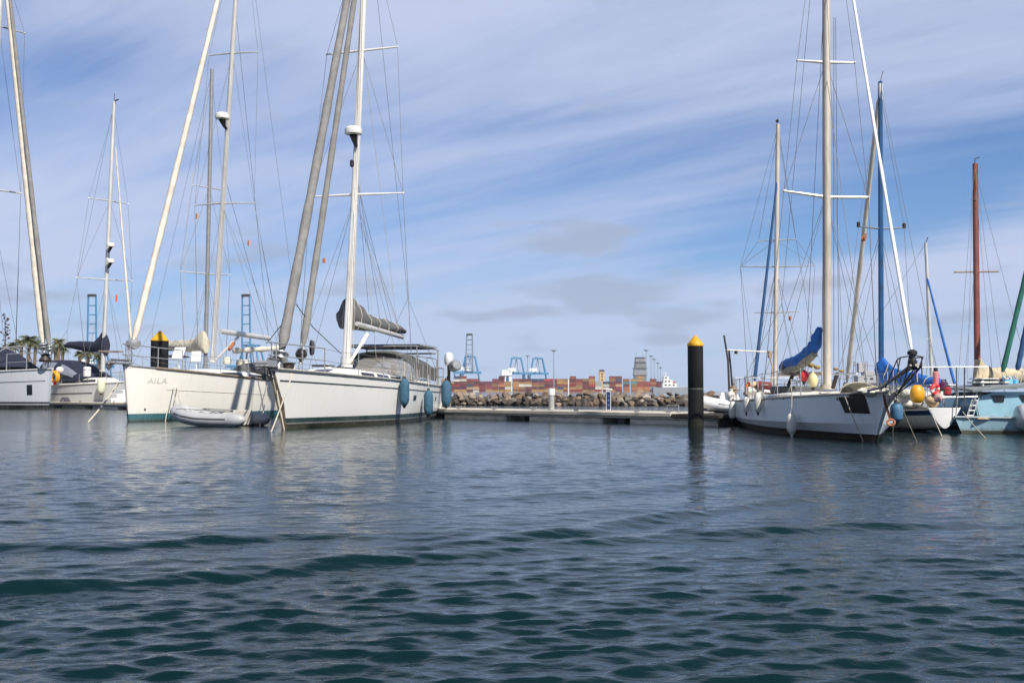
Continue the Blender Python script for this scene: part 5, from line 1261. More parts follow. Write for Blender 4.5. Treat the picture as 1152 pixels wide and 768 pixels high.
# bow platform and spindly dark pulpit
MB().tube([Y.S(.93, .98, -1, .02), tip + Vector((.1, -.18, .08)), sp + Vector((0, -.10, .0))], .024, 8).tube([Y.S(.93, .98, 1, .02), tip + Vector((.1, .18, .08)), sp + Vector((0, .10, .0))], .024, 8).tube([tip + Vector((-.9, 0, .05)), sp], [.042, .028], 8).build('bowsprit', M('grey_spar', (.27, .24, .21), .7, 0, .25, 8), Y.root)
m.tube([tip + Vector((-.2, 0, -.30)), sp + Vector((-.1, 0, -.05))], .012, 6).build('bobstay', DARKMETAL, Y.root)
RAIL = M('dark_rail', (.06, .055, .055), .5, .4, .3, 8)
m = MB()
q_ = lambda x, y, d: Y.l(P(x, y, d))
m.tube([q_(996, 436, 19.5), q_(1001, 424, 19.3), q_(1009, 405, 19.1), q_(1013, 402, 19.0), q_(1023, 400.5, 18.5)], .012, 6)
m.tube([q_(1017, 430, 19.3), q_(1022, 412, 19.2), q_(1026, 403, 19.0), q_(1038.5, 401.5, 18.45)], .012, 6)
m.tube([q_(1023, 400.5, 18.5), q_(1031, 400, 18.4), q_(1038.5, 401.5, 18.45)], .012, 6)
for a_, b_ in (((1009, 405, 19.1), (1014, 432, 19.0)), ((1013, 402, 19.0), (1007, 431, 19.1)), ((1023, 400.5, 18.5), (1019, 424, 18.7)), ((1038.5, 401.5, 18.45), (1034, 413, 18.5)), ((1037, 402, 18.46), (1037, 424, 18.5))): m.tube([q_(*a_), q_(*b_)], .011, 6)
m.build('pulpit', RAIL, Y.root)
Y.mast(P(930.5, 438, 24.8), P(929, -195, 25.1), .118, .095, ALU_OLD, flat=.85)
def sp_px(l_, r_, zr, d_, dz=0, **kw):
    """a pair of spreaders whose ends fall on two photo points at depths either side of the mast"""
    pass
zs1 = Y.l(P(930, 222, 24.9)).z; zs2 = Y.l(P(930, 71, 25.0)).z
s1 = Y.spreader(zs1, 1.02, .06, ALU, r=.038, lift=.02, tilt=(-.02, .16)); s2 = Y.spreader(zs2, .70, .06, ALU, r=.032, lift=.0, tilt=(.0, .08))
Y.rig([s1, s2], r=.006); Y.backstay(r=.006)
Y.furled(P(1026, 398, 18.7), P(930, -185, 25.0), .036, M('rolled_bright_sail', (.78, .77, .74), .7, 0, .06, 3), seed=11, taper=.8, drum_mat=BLACKRUB)
MB().lathe([(.02, -.16), (.035, -.15), (.035, -.1), (.085, -.08), (.085, -.03), (.05, 0), (.05, .07), (.09, .09), (.09, .14), (.03, .18)], Y.l(P(1026.5, 404, 18.65)), 12).build('furling_gear', BLACKRUB, Y.root)
Y.wire([Y.at(.55), Y.l(P(976, 437, 20.5))], 'inner_forestay', .007)
Y.wire([Y.at(.72), Y.l(P(950, 436, 22.4))], 'running_stay', .006)
for k, (xa, xb) in enumerate(((923, 905), (935, 938), (937, 944), (926, 924))): Y.wire([Y.l(P(xa + 3, 20, 25.0)), Y.l(P(xb, 436, 24.7))], 'halyard', .006, ROPE_D)
Y.boom(P(925, 420, 25.1), P(875.5, 420.5, 29.0), .05, M('cream_boom', (.55, .50, .40), .6, 0, .12, 5)); 
# blue mainsail cover, climbing steeply up the mast
pts = [(922, 369, 25.0, .06, .06), (920, 376, 25.1, .11, .13), (917.5, 387, 25.2, .13, .17), (912, 395, 25.5, .13, .17), (905, 401, 25.9, .13, .15), (897, 406.5, 26.4, .13, .17), (888, 409, 27.3, .10, .15), (881, 411, 28.1, .07, .12), (877, 413.5, 28.6, .03, .06)]
m = MB(); rings = []
fine = []
for i in range(len(pts) - 1):
    for j in range(4): fine.append(tuple(lerp(pts[i][k], pts[i + 1][k], j / 4) for k in range(5)))
fine.append(pts[-1])
for i, (x, y, d_, w_, h_) in enumerate(fine):
    c = Y.l(P(x, y, d_)); a_ = Y.l(P(*fine[max(0, i - 1)][:3])); b_ = Y.l(P(*fine[min(len(fine) - 1, i + 1)][:3])); ax = (b_ - a_).normalized(); sd = ax.cross(Vector((0, 0, 1))).normalized(); up = sd.cross(ax).normalized(); ring = []
    for k in range(14):
        q = 2 * math.pi * k / 14; nz = 1 + .45 * mnoise.noise(Vector((i * .45, math.cos(q) * 1.4, math.sin(q) * 1.4))) ; ring.append(c + (sd * math.cos(q) * w_ + up * math.sin(q) * h_) * nz)
    rings.append(ring)
m.loft(rings, True, True, True).build('sail_cover', BLUE, Y.root, ang=60)
pts2 = [(917, 398, 25.2), (908, 405, 25.7), (897, 413, 26.5), (886, 417, 27.5), (879, 416, 28.3)]
m = MB(); m.tube([Y.l(P(*p)) for p in pts2], [.08, .11, .12, .11, .06], 10).build('flaked_sail', M('worn_brown_sail', (.36, .32, .25), .9, 0, .3, 5, bump=.7, bscale=9, dirt=(.10, .085, .075), dirt_amt=.8, dirt_scale=4), Y.root, ang=60)
for k, (x, y, d_, c_) in enumerate(((885, 413, 27.6, DARKMETAL), (898, 412, 26.6, NAVY), (893, 416, 27.0, GREYCLOTH))): m = MB(); m.ball(Y.l(P(x, y, d_)), .17, 10, (1.3, .8, 1)).build('bundled_canvas', c_, Y.root, ang=60)
OCH = M('ochre_canvas', (.27, .19, .07), .85, 0, .2, 6, bump=.5, bscale=10)
for (x, y, d_, w_, h_) in ((913, 411, 25.9, .09, .07), (940, 415, 24.9, .06, .05)): 
    c = Y.l(P(x, y, d_)); MB().ball(c, w_, 10, (1.2, 1, .7)).ball(c + Vector((.1, .12, -.05)), h_, 10, (1, 1.2, .8)).ball(c + Vector((-.1, -.12, .03)), h_ * .9, 10, (1.1, 1, .9)).build('ochre_bag', OCH, Y.root, ang=60)
# dark props under the boom
m = MB(); m.tube([Y.l(P(887, 433, 27.4)), Y.l(P(892, 421, 27.0))], .05, 8).build('boom_prop', DARKMETAL, Y.root); m = MB(); m.tube([Y.l(P(937, 436, 24.3)), Y.l(P(942, 420, 24.0))], .05, 8).build('boom_prop', DARKMETAL, Y.root)
MB().tube([Y.l(P(937, 421, 24.2)), Y.l(P(964, 420, 21.6))], .022, 6).build('whisker_pole', GEL, Y.root)
# stern gallows
m = MB()
m.tube([Y.l(P(820.5, 440, 30.6)), Y.l(P(819, 405, 30.6)), Y.l(P(814.5, 377, 30.6))], [.035, .03, .028], 8).tube([Y.l(P(824, 440, 31.0)), Y.l(P(822, 412, 30.8)), Y.l(P(820, 394, 30.7))], .028, 8)
m.build('gallows_post', RAIL, Y.root)
MB().tube([Y.l(P(816, 393.5, 30.6)), Y.l(P(868, 396, 30.6))], .022, 8).build('gallows_bar', M('pale_pipe', (.55, .52, .47), .5, .1, .2, 8), Y.root)
MB().tube([Y.l(P(865, 398, 30.4)), Y.l(P(869, 412, 30.3)), Y.l(P(867, 440, 30.2))], .025, 8).box(Y.l(P(866, 398.5, 30.45)), (.14, .10, .22), ch=.02).build('gallows_post', M('pale_pipe_rust', (.35, .26, .18), .7, .1, .3, 8), Y.root)
MB().tube([Y.l(P(828, 395, 30.6)), Y.l(P(828, 398, 30.6))], .05, 8).build('pulley', DARKMETAL, Y.root)
# gear lashed at the stern
for (nm, lb, cat, px, py, d_, mat, kind) in (
    ('orange_bundle', 'orange red bundle on the stern rail of the low grey yacht', 'bundle', 842, 437, 30.4, ORANGEV, 'sack'), ('tan_bundle', 'tan rolled canvas lashed at the stern of the low grey yacht', 'bundle', 851, 434, 30.3, M('tan_canvas', (.50, .36, .22), .85, 0, .2, 6), 'roll'),
    ('maroon_bundle', 'dark red folded cushion by the mizzen end of the low grey yacht', 'cushion', 859.5, 433.5, 30.0, M('maroon_bag', (.16, .03, .03), .8, 0, .2, 8), 'roll'), ('white_sack', 'white sack hanging on the stern post of the low grey yacht', 'sack', 822.5, 445, 30.5, GEL, 'sack'), ('brown_sack', 'brown sack at the foot of the stern gallows', 'sack', 825.5, 438, 30.8, M('brown_canvas', (.28, .18, .11), .9, 0, .3, 6), 'sack'), ('cream_cushion', 'cream cushion leaning on the stern rail of the low grey yacht', 'cushion', 848.5, 440, 30.1, OFFWHITE, 'roll')):
    t = thing(nm, lb, cat, P(px, py, d_), rnd.uniform(0, 3))
    if kind == 'sack': MB().lathe([(.03, -.18), (.10, -.15), (.12, -.02), (.09, .10), (.04, .14), (.06, .19), (.02, .20)], n=12).build('sack', mat, t)
    else: MB().lathe([(.03, -.22), (.10, -.21), (.12, -.15), (.11, 0), (.125, .15), (.10, .21), (.03, .22)], (0, 0, 0), 12, (1, .4, .1)).build('roll', mat, t)
    MB().tube([(.0, 0, -.02), (.02, 0, -.45)], .012, 5).tube([(.15 * math.cos(a), .15 * math.sin(a), .02) for a in [i * math.pi / 8 for i in range(17)]], .010, 5).build('lashing', ROPE, t)
# tarpaulin-covered raft on the foredeck
t = thing('covered_raft', 'dark olive covered raft lashed on the foredeck of the low grey yacht', 'raft', Y.w(Vector((Y.l(P(966, 437, 21.3)).x, Y.l(P(966, 437, 21.3)).y, Y.sheer(.82) - .03))), Y.ang)
MB().ball((0, 0, .12), .34, 18, (1.35, 1.05, .55)).build('cover', M('olive_tarp', (.075, .068, .042), .85, 0, .25, 4, bump=.5, bscale=8), t, ang=60); MB().ball((-.32, -.02, .10), .25, 14, (1, 1.1, .62)).build('dark_flap', DARKMETAL, t, ang=60)
MB().tube([(.0, .37 * math.cos(a), .12 + .20 * math.sin(a)) for a in [i * math.pi / 10 for i in range(11)]], .012, 5).build('lashing', ROPE, t)
rnd = random.Random(9)
t = thing('folded_tarp', 'pile of white folded canvas on the bow of the low grey yacht', 'canvas', Y.w(Vector((Y.l(P(984, 436, 20.1)).x, Y.l(P(984, 436, 20.1)).y, Y.sheer(.9)))), .2)
m = MB()
for k in range(6): m.ball((rnd.uniform(-.25, .25), rnd.uniform(-.15, .15), rnd.uniform(0, .08)), rnd.uniform(.09, .15), 9, (1.4, 1, .6))
m.build('canvas', OFFWHITE, t, ang=60); MB().tube([(-.3, 0, .12), (0, .02, .16), (.3, 0, .1)], .012, 5).build('lashing', ROPE, t)
# fenders
WF = M('white_fender', (.62, .60, .54), .45, 0, .08, 5, dirt=(.36, .33, .27), dirt_amt=.6)
hang_fender('fat white cylinder fender hanging low on the long grey yacht amidships', E.beside(890.5, 464.5, -1, .12), .46, .105, WF, rope=.75, tipmat=WF, group='white fenders on the low grey yacht')
hang_fender('white fender second from the stern of the long grey yacht', E.beside(852.5, 441, -1, .11), .50, .085, WF, group='white fenders on the low grey yacht', rope=.25)
hang_fender('white fender third from the front on the long grey yacht with a slim dark tip', E.beside(839.5, 446, -1, .10), .42, .075, WF, group='white fenders on the low grey yacht', rope=.25)
hang_fender('white fender at the stern corner of the long grey yacht, next to the pile', E.beside(823.5, 451, -1, .13), .50, .10, WF, group='white fenders on the low grey yacht', rope=.2, tilt=.05)
hang_fender('bright red ball fender hanging under the blue sail cover', P(904.5, 416.5, 25.4), .29, .125, REDV, style='ball', rope=.15)
hang_fender('pale yellow pear shaped fender beside the red ball', P(914.5, 419.5, 24.7), .36, .12, M('pale_yellow_vinyl', (.66, .58, .30), .45, 0, .08, 5), style='ball', rope=.15)
hang_fender('faded blue fender hanging at the bow by the rusty chain', P(1008.5, 453, 19.1), .36, .115, M('faded_blue_vinyl', (.055, .15, .26), .6, 0, .15, 6), rope=.35, group=None)
# rusty chain and hook at the bow
t = thing('anchor_chain', 'rusty anchor chain with a rope loop hanging at the bow of the low grey yacht', 'chain', P(996, 444, 19.2), 0)
m = MB(); cp = [P(994.5, 445, 19.2), P(996, 454, 19.15), P(999, 463, 19.1), P(1001.5, 471, 19.05)]; o0 = P(996, 444, 19.2)
for i in range(16):
    f = i / 15 * 2.999; k = int(f); c = cp[k].lerp(cp[k + 1], f - k) - o0; dv_ = (cp[k + 1] - cp[k]).normalized(); u, w_ = orth(dv_); u2 = u if i % 2 else w_
    m.tube([c + dv_ * .04 * math.cos(a) + u2 * .022 * math.sin(a) for a in [j * math.pi / 5 for j in range(11)]], .009, 5)
m.build('links', RUST, t)
m = MB()
for k in range(3): m.tube([P(1002 + k * .8, 475, 19.0) - o0 + Vector((.07 * math.cos(a), .02 * k, .055 * math.sin(a))) for a in [j * math.pi / 7 for j in range(15)]], .016, 6)
m.build('rope_loop', M('orange_rope', (.42, .15, .07), .8, 0, .3, 9), t)
t = thing('plough_anchor', 'dark plough anchor stowed under the bowsprit of the low grey yacht', 'anchor', P(1012, 437, 18.7), 0)
m = MB(); o0 = P(1012, 437, 18.7); m.tube([P(1000, 452, 18.95) - o0, P(1012, 441, 18.75) - o0, P(1029, 428, 18.5) - o0], .013, 7); m.build('shank', DARKMETAL, t)
MB().loft([[P(1003, 451, 18.7) - o0, P(1011, 437, 18.75) - o0, P(1000, 445, 19.2) - o0], [P(999, 457, 18.8) - o0, P(1001, 456, 18.85) - o0, P(999, 456, 18.95) - o0]], True, True, True).build('fluke', DARKMETAL, t)
for (lb, a_, b_) in (('pale line from the dark bow patch of the low grey yacht into the water', P(950.5, 446, 20.4), WP(971, 496)), ('taut pale line from the low grey yacht bow to the water beside the transom', P(1010, 446, 18.9), WP(1031.5, 497)), ('thin line hanging straight down from the low grey yacht bow', P(1006.5, 440, 18.7), WP(1004, 494)),
                     ('pale line from the white transom corner into the water', P(1047, 461, 23.9), WP(1060, 491)), ('pale slanting line from behind the white transom to the water beside the light blue boat', P(1083, 463, 24.2), WP(1109, 493)), ('dark line hanging down the side of the low grey yacht', P(942, 447, 20.9), WP(935.5, 487.5))):
    rope(lb, a_, b_, .02, .010, ROPE_D if 'dark line' in lb else None)

# ---- white inflatable on the pontoon beside the pile ---------------------------
WD = [M('pvc_white', (.70, .71, .72), .45, 0, .06, 3, dirt=(.45, .44, .40), dirt_amt=.35), M('pvc_pale_grey', (.50, .51, .52), .5, 0, .08, 4), M('strake_grey', (.30, .31, .33), .6, 0, .1, 5), M('transom_pale', (.56, .54, .49), .5, 0, .08, 3)]
q = P(829, 466, 33.6); dinghy('white inflatable tender lying behind the pile at the end of the pontoon', (q.x, 33.6, 0), R(200), WD, 1.0, z=.22, oars=False, name='inflatable_tender')
t = thing('tender_console', 'small white console cover sitting in the white inflatable tender', 'cover', P(816, 448, 33.6) - Vector((0, 0, .3)), R(200)); MB().loft([[(-.5, -.35, 0), (.5, -.3, 0), (.5, .3, 0), (-.5, .35, 0)], [(-.3, -.25, .45), (.25, -.2, .5), (.25, .2, .5), (-.3, .25, .45)]], True, True, True).build('cover', GEL, t); MB().box((.38, 0, .3), (.02, .4, .2)).build('screen', SMOKE, t)

# ================================================================== small yacht with the white raked transom
HF = hull_mat('hull_navy_sheer', [(0.07, (0.02, 0.035, 0.05))], (0.72, 0.71, 0.67), .12)
Fy = Yacht('sailing_yacht', 'small white yacht with navy sheer band, bright white transom and blue boom cover', (9.2, 32.2), (-.16, .99), 7.6, 2.4, (.60, .58, .85), HF, rake=.8, ovh=.0, tr=.36, wr=.70, depth=.5, counter=(.85, .11), group='white yachts along the pontoon'); Y = Fy
# bright raked counter transom
a_ = [Y.S(0, q, 1) for q in (1, .75, .5, .25, .05)]; b_ = [Y.S(0, q, -1) for q in (.25, .5, .75, 1)]
Y.deck(GEL); Y.rail(TEAK, .022)
Y.patch(.0, .97, .66, .93, 1, 'navy_band', M('navy_paint', (.012, .030, .095), .35, 0, .1, 5), .003); Y.patch(.0, .97, .66, .93, -1, 'navy_band', _m['navy_paint'], .003)
qs_ = [1, .85, .7, .5, .3, .12, 0]
ring = [Y.S(0, q, 1, -.004) for q in qs_] + [Y.S(0, q, -1, -.004) for q in qs_[::-1]]
cen = Vector((ring[0].x, 0, .42))
m = MB(); m.loft([[p + Vector((.02, 0, 0)) for p in ring], [p + Vector((-.03, 0, 0)) for p in ring], [p.lerp(cen, .05) + Vector((-.038, 0, 0)) for p in ring]], True, True, True).build('transom', M('bright_white_paint', (.80, .80, .78), .35, 0, .04, 3, dirt=(.66, .70, .71), dirt_amt=.3), Y.root)
Y.mast(P(991.5, 438, 28.0), P(990.3, 92, 28.3), .072, .06, M('mast_blue_paint', (.02, .09, .22), .4, 0, .12, 4, dirt=(.03, .05, .09), dirt_amt=.5))
s1 = Y.spreader(Y.l(P(991, 257, 28.1)).z, .68, .05, M('spar_grey', (.12, .13, .15), .5, .2, .1, 5), r=.022, lift=.06); Y.rig([s1], r=.006); Y.backstay(False, r=.006)
MB().box(Y.at(.965), (.12, .11, .5), ch=.02).tube([Y.at(1), Y.at(1) + Vector((-.2, .02, .25))], .012, 5).build('masthead_fitting', ALU, Y.mast_o)
for k in (0, 1): MB().lathe([(.02, -.06), (.05, -.05), (.05, .07), (.02, .09)], s1[k] + Vector((0, 0, .04)), 8).build('deck_light', DARKMETAL, Y.mast_o)
Y.furled(P(953, 428, 32.6), P(989, 108, 28.4), .075, WHITESAIL, seed=15, taper=.8)
Y.flag(P(975, 262, 29.0), .22, .16, FLAGFADE, 'courtesy_flag')
Y.boom(P(995, 429, 27.6), P(1058, 432, 24.6), .05, ALU); Y.cover(P(989, 431, 28.0), P(1062, 435, 24.4), [(0, .72), (.08, .78), (.16, .56), (.28, .42), (.6, .34), (.9, .25), (1, .14)], .17, BLUE, seed=17, lump=.16, ties=4)
Y.cabin(.34, .74, .24, .6, windows=((.42, .54, .4, .7),)); Y.pushpit(.16, .55, r=.013); Y.stanchions([.16, .36, .56, .8], .5, r=.011); Y.pulpit(.84, .5, r=.013)
m = MB(); m.tube([Y.l(P(1020, 413, 22.9)), Y.l(P(1112, 412.5, 22.9))], .010, 6).tube([Y.l(P(1085, 412.5, 22.9)), Y.l(P(1085, 455, 23.6))], .014, 6).tube([Y.l(P(1076, 413, 22.9)), Y.l(P(1076, 456, 23.5))], .014, 6); m.build('stern_rail', STEEL, Y.root)
t = thing('yellow_float', 'large yellow float hanging under the bowsprit in front of the small white yacht', 'float', P(1032, 443.5, 22.6), .3); MB().loft([[(r_ * .22 * math.cos(a * math.pi / 8), r_ * .2 * math.sin(a * math.pi / 8), z_) for a in range(16)] for z_, r_ in ((-.19, .3), (-.15, .6), (-.04, .74), (.07, .72), (.15, .55), (.21, .3))], True, True, True).build('body', YELLOWV, t, ang=50); MB().tube([(0, 0, .27), (.02, 0, .7)], .012, 5).build('lanyard', ROPE, t)
for (nm, lb, cat, px, py, d_, mat, s_) in (('red_life_ring', 'red and white life ring on the stern rail of the small white yacht', 'life ring', 1052, 438, 23.9, REDV, .095), ('red_fuel_can', 'dark red fuel can at the stern rail below the blue sail cover', 'fuel can', 1066, 440, 23.6, M('maroon_can', (.32, .03, .035), .45, 0, .1, 5), .14), ('pink_bag', 'faded pink bag standing by the white transom', 'bag', 1055, 447, 23.9, M('pink_vinyl', (.55, .36, .34), .6, 0, .12, 6), .14), ('purple_bag', 'dark purple bag lashed at the stern rail of the small white yacht', 'bag', 1062, 434, 23.9, M('purple_cloth', (.07, .03, .08), .8, 0, .2, 6), .15)):
    t = thing(nm, lb, cat, P(px, py, d_), .3)
    if 'ring' in nm:
        MB().tube([(s_ * math.cos(a), 0, s_ * math.sin(a)) for a in [i * math.pi / 10 for i in range(21)]], .05, 8).build('ring', mat, t); MB().tube([(s_ * math.cos(a), 0, s_ * math.sin(a)) for a in [i * math.pi / 10 for i in range(3)]], .052, 8).tube([(s_ * math.cos(a), 0, s_ * math.sin(a)) for a in [math.pi + i * math.pi / 10 for i in range(3)]], .052, 8).build('white_band', GEL, t)
    else:
        MB().box((0, 0, 0), (s_ * 1.3, s_ * .9, s_ * 1.5), ch=s_ * .3).build('body', mat, t); MB().tube([(-s_ * .4, 0, s_ * .7), (-s_ * .3, 0, s_ * .95), (s_ * .3, 0, s_ * .95), (s_ * .4, 0, s_ * .7)], .018, 6).build('handle', BLACKRUB, t)
t = thing('danbuoy_pole', 'pole with a pink sleeve and dark cap at the small white yacht stern', 'pole', P(1053, 438, 24.0), 0); MB().tube([(0, 0, -.2), (0, 0, .3)], .015, 6).build('pole', GEL, t); MB().lathe([(.03, .05), (.065, .08), (.07, .40), (.05, .42)], n=12).build('sleeve', M('pink_sleeve', (.62, .22, .22), .6, 0, .1, 6), t); MB().lathe([(.045, .42), (.05, .50), (.01, .51)], n=12).build('cap', BLACKRUB, t)
for k, (px, py) in enumerate(((1021, 452), (1046, 450), (1012, 444))):
    t = thing('folded_cloth', '%s on the deck of the small white yacht' % ('pale folded sailcloth left of the yellow float', 'light tan cushion right of the yellow float', 'white crumpled cloth near the bowsprit')[k], 'cloth', P(px, py, 25.0), k); m = MB()
    for j in range(5): m.ball((rnd.uniform(-.25, .25), rnd.uniform(-.1, .1), rnd.uniform(-.1, .1)), rnd.uniform(.10, .17), 9, (1.3, 1, .8))
    m.build('fold', (WHITESAIL, M('tan_canvas', (.50, .36, .22), .85, 0, .2, 6), OFFWHITE)[k], t, ang=60)

# ---- yacht behind the low grey one: slim mast with three pairs of spreaders ----
HJ = hull_mat('hull_ivory', [(0.12, (0.03, 0.03, 0.035))], (0.66, 0.64, 0.58), .14)
J = Yacht('sailing_yacht', 'yacht with a slim pale mast and dark blue rolled headsail, behind the low grey yacht', (9.1, 38.9), (-.52, -.85), 8.6, 2.7, (.85, .80, 1.0), HJ, rake=.6, group='white yachts along the pontoon'); Y = J
Y.deck(GEL); Y.rail(TEAK, .03); Y.cabin(.3, .8, .34, .62, windows=((.4, .6, .4, .7),)); Y.pulpit(.86, .55); Y.stanchions([.86, .66, .46, .26, .1], .55); Y.pushpit()
Y.mast(P(872, 440, 41.6), P(875.2, 140, 41.9), .095, .08, ALU_OLD)
lv = [Y.spreader(Y.l(P(873, yy, 41.7)).z, hw, .05, ALU, r=.022, lift=0, tilt=tl) for yy, hw, tl in ((351.5, .92, (0, .03)), (300, 1.55, (-.05, .12)), (270, .78, (-.02, .03)))]
Y.rig(lv[1:], r=.008); Y.backstay(r=.008)
Y.wire([Y.at(.99), lv[1][1], Y.S(.42, 1, -1)], 'shroud', .007)
Y.furled(P(849, 428, 39.3), P(874, 205, 41.6), .072, M('rolled_navy_sail', (.012, .055, .15), .8, 0, .2, 4), seed=19, taper=.6)
Y.boom(P(874, 421, 41.9), P(921, 422, 44.6), .07, M('cream_boom', (.55, .50, .40), .6, 0, .12, 5)); Y.flag(P(889.5, 355, 41.5), .2, .16, FLAGFADE, 'courtesy_flag')
MB().tube([Y.at(1), Y.at(1) + Vector((0, 0, .25))], .015, 5).ball(Y.at(1) + Vector((.1, 0, .12)), .07, 8).build('masthead_light', BLACKRUB, Y.mast_o)

# ---- small yacht behind the light blue boat: short thin mast --------------------
HG = hull_mat('hull_white_small', [(0.10, (0.03, 0.05, 0.09))], (0.66, 0.66, 0.64), .12)
G = Yacht('sailing_yacht', 'small yacht with a short thin mast and blue rolled headsail behind the light blue boat', (21.5, 45.5), (.86, -.5), 7.0, 2.3, (.75, .70, .9), HG, rake=.5, group='white yachts along the pontoon'); Y = G
Y.deck(GEL); Y.rail(TEAK, .03); Y.cabin(.3, .8, .3, .62); Y.pulpit(.86, .5); Y.stanchions([.86, .6, .35, .1], .5)
Y.mast(P(1049, 436, 47.2), P(1041.5, 273, 47.4), .075, .06, ALU)
s1 = Y.spreader(Y.l(P(1047, 382, 47.3)).z, .68, .05, ALU, r=.025, lift=0); Y.rig([s1], r=.008); Y.backstay(False, r=.008)
Y.furled(P(1074, 432, 45.4), P(1043, 312, 47.3), .065, M('rolled_blue_sail', (.015, .11, .36), .8, 0, .2, 4), seed=21, taper=.6)
MB().tube([Y.at(1), Y.at(1) + Vector((.1, 0, .25))], .02, 5).build('wind_vane', BLACKRUB, Y.mast_o)

# ================================================================== light blue cabin boat at the right edge
LB = M('light_blue_paint', (.27, .46, .55), .5, 0, .08, 3, dirt=(.16, .34, .42), dirt_amt=.4, dirt_scale=2); LBD = M('light_blue_worn', (.27, .42, .50), .55, 0, .12, 3, dirt=(.20, .23, .22), dirt_amt=.5, dirt_scale=2)
HH = hull_mat('hull_light_blue', [(0.06, (0.03, 0.035, 0.03))], (.27, .42, .49), .25, streak_col=(.16, .19, .18), rough=.5, scum=.8)
H = Yacht('cabin_boat', 'light blue catamaran with a cabin and brown mast at the right edge', (10.78, 24.6), (-.995, .10), 11.0, 1.25, (.38, .34, .38), HH, rake=.15, ovh=.2, tr=.5, wr=.75, full=1.8, cat='cabin boat'); Y = H
Y.deck(LBD, camber=.03); Y.rail(M('grey_rubber_rail', (.26, .30, .33), .7, 0, .2, 6), .035)
second = MB(); rings = []
for i in range(25):
    t_ = i / 24; ring = [H.S(t_, q, 1) + Vector((0, -3.6, 0)) for q in (1, .6, .2, 0, -.5, -1)] + [H.S(t_, q, -1) + Vector((0, -3.6, 0)) for q in (-.5, 0, .2, .6, 1)]
    rings.append(ring)
second.loft(rings, True, True, True).build('second_hull', HH, Y.root)
def hb(px, py, d): return Y.l(P(px, py, d))
# main cabin: raked front, crowned roof
x0 = hb(1098, 470, 25).x; zr = hb(1100, 437, 25).z; zb = .34
m = MB(); prof = [(x0 + .05, zb), (x0 + .12, zb + .35), (x0 - .05, zr - .18), (x0 - .35, zr - .08), (x0 - 5, zr - .08), (x0 - 5, zb)]
m.loft([[(x, -.15, z) for x, z in prof], [(x, -3.0, z) for x, z in prof]], True, True, True); cabin = m.build('cabin', LB, Y.root)
g = [[(x0 + .22 - 5.3 * i / 8, .02 - 3.2 * j / 6, zr - .06 + .14 * math.sin(math.pi * i / 8) ** .7 + .06 * math.sin(math.pi * j / 6)) for j in range(7)] for i in range(9)]
MB().sheet(g, .06).build('cabin_roof', M('roof_grey', (.20, .23, .24), .8, 0, .15, 4, dirt=(.12, .12, .11), dirt_amt=.5), Y.root)
zw = hb(1115, 448.5, 25).z
for (pa, pb, dy) in ((1109, 1124, 4.0), (1139, 1153, 4.0), (1166, 1182, 4.0)):
    xa, xb = hb(pa, 448, 25).x, hb(pb, 448, 25).x
    w_ = MB().loft([[(xa, -.146, zw + .09), (xb, -.146, zw + .09), (xb + .03, -.146, zw - .07), (xa - .09, -.146, zw - .07)], [(xa, -.128, zw + .09), (xb, -.128, zw + .09), (xb + .03, -.128, zw - .07), (xa - .09, -.128, zw - .07)]], True, True, True).build('window', SMOKE, cabin)
# forward deckhouse in the same blue, curved edge
xa, xb = hb(1062, 460, 26.5).x, hb(1108, 460, 26.5).x
m = MB(); pr = [(xa, .28), (xa - .02, .62), (xa - .10, .78), (lerp(xa, xb, .5), .80), (xb - .2, .72), (xb, .55), (xb, .28)]
zt = hb(1080, 446, 26.5).z
m.loft([[(x, -1.3, .3 + (z - .28) / .52 * (zt - .3)) for x, z in pr], [(x, -2.9, .3 + (z - .28) / .52 * (zt - .3)) for x, z in pr]], True, True, True).build('forward_deckhouse', LB, Y.root)
# pale silver hump at the far right
c = hb(1163, 476, 24.3); MB().lathe([(.01, -.45), (.26, -.42), (.31, -.3), (.32, .3), (.26, .42), (.01, .45)], c + Vector((0, .12, .12)), 20, (1, 0, .1)).build('silver_locker', M('silver_paint', (.52, .55, .57), .4, .2, .1, 4), Y.root, ang=60)
m = MB()
for (pa, pb) in (((1075, 470), (1078, 438)), ((1102, 470), (1096, 445)), ((1088, 470), (1100, 440))): m.tube([hb(*pa, 24.6), hb(*pb, 24.6)], .014, 6)
m.tube([hb(1060, 447, 24.6), hb(1100, 446, 24.6)], .014, 6); m.build('boarding_rail', STEEL, Y.root)
m = MB(); m.tube([hb(1094, 470, 24.5), hb(1103, 442, 24.7)], .010, 6).tube([hb(1087, 470, 24.5), hb(1096, 442, 24.7)], .010, 6)
for k in range(5): f = (k + .5) / 5; m.tube([hb(1087, 470, 24.5).lerp(hb(1096, 442, 24.7), f), hb(1094, 470, 24.5).lerp(hb(1103, 442, 24.7), f)], .008, 6)
m.build('ladder', STEEL, Y.root)
MB().box(hb(1112, 430, 25.6), (.85, .5, .05), ch=.01).box(hb(1112, 426, 25.6), (.8, .5, .03), ch=.01).box(hb(1103, 433, 25.6), (.04, .4, .22)).box(hb(1121, 433, 25.6), (.04, .4, .22)).build('roof_rack', GEL, Y.root)
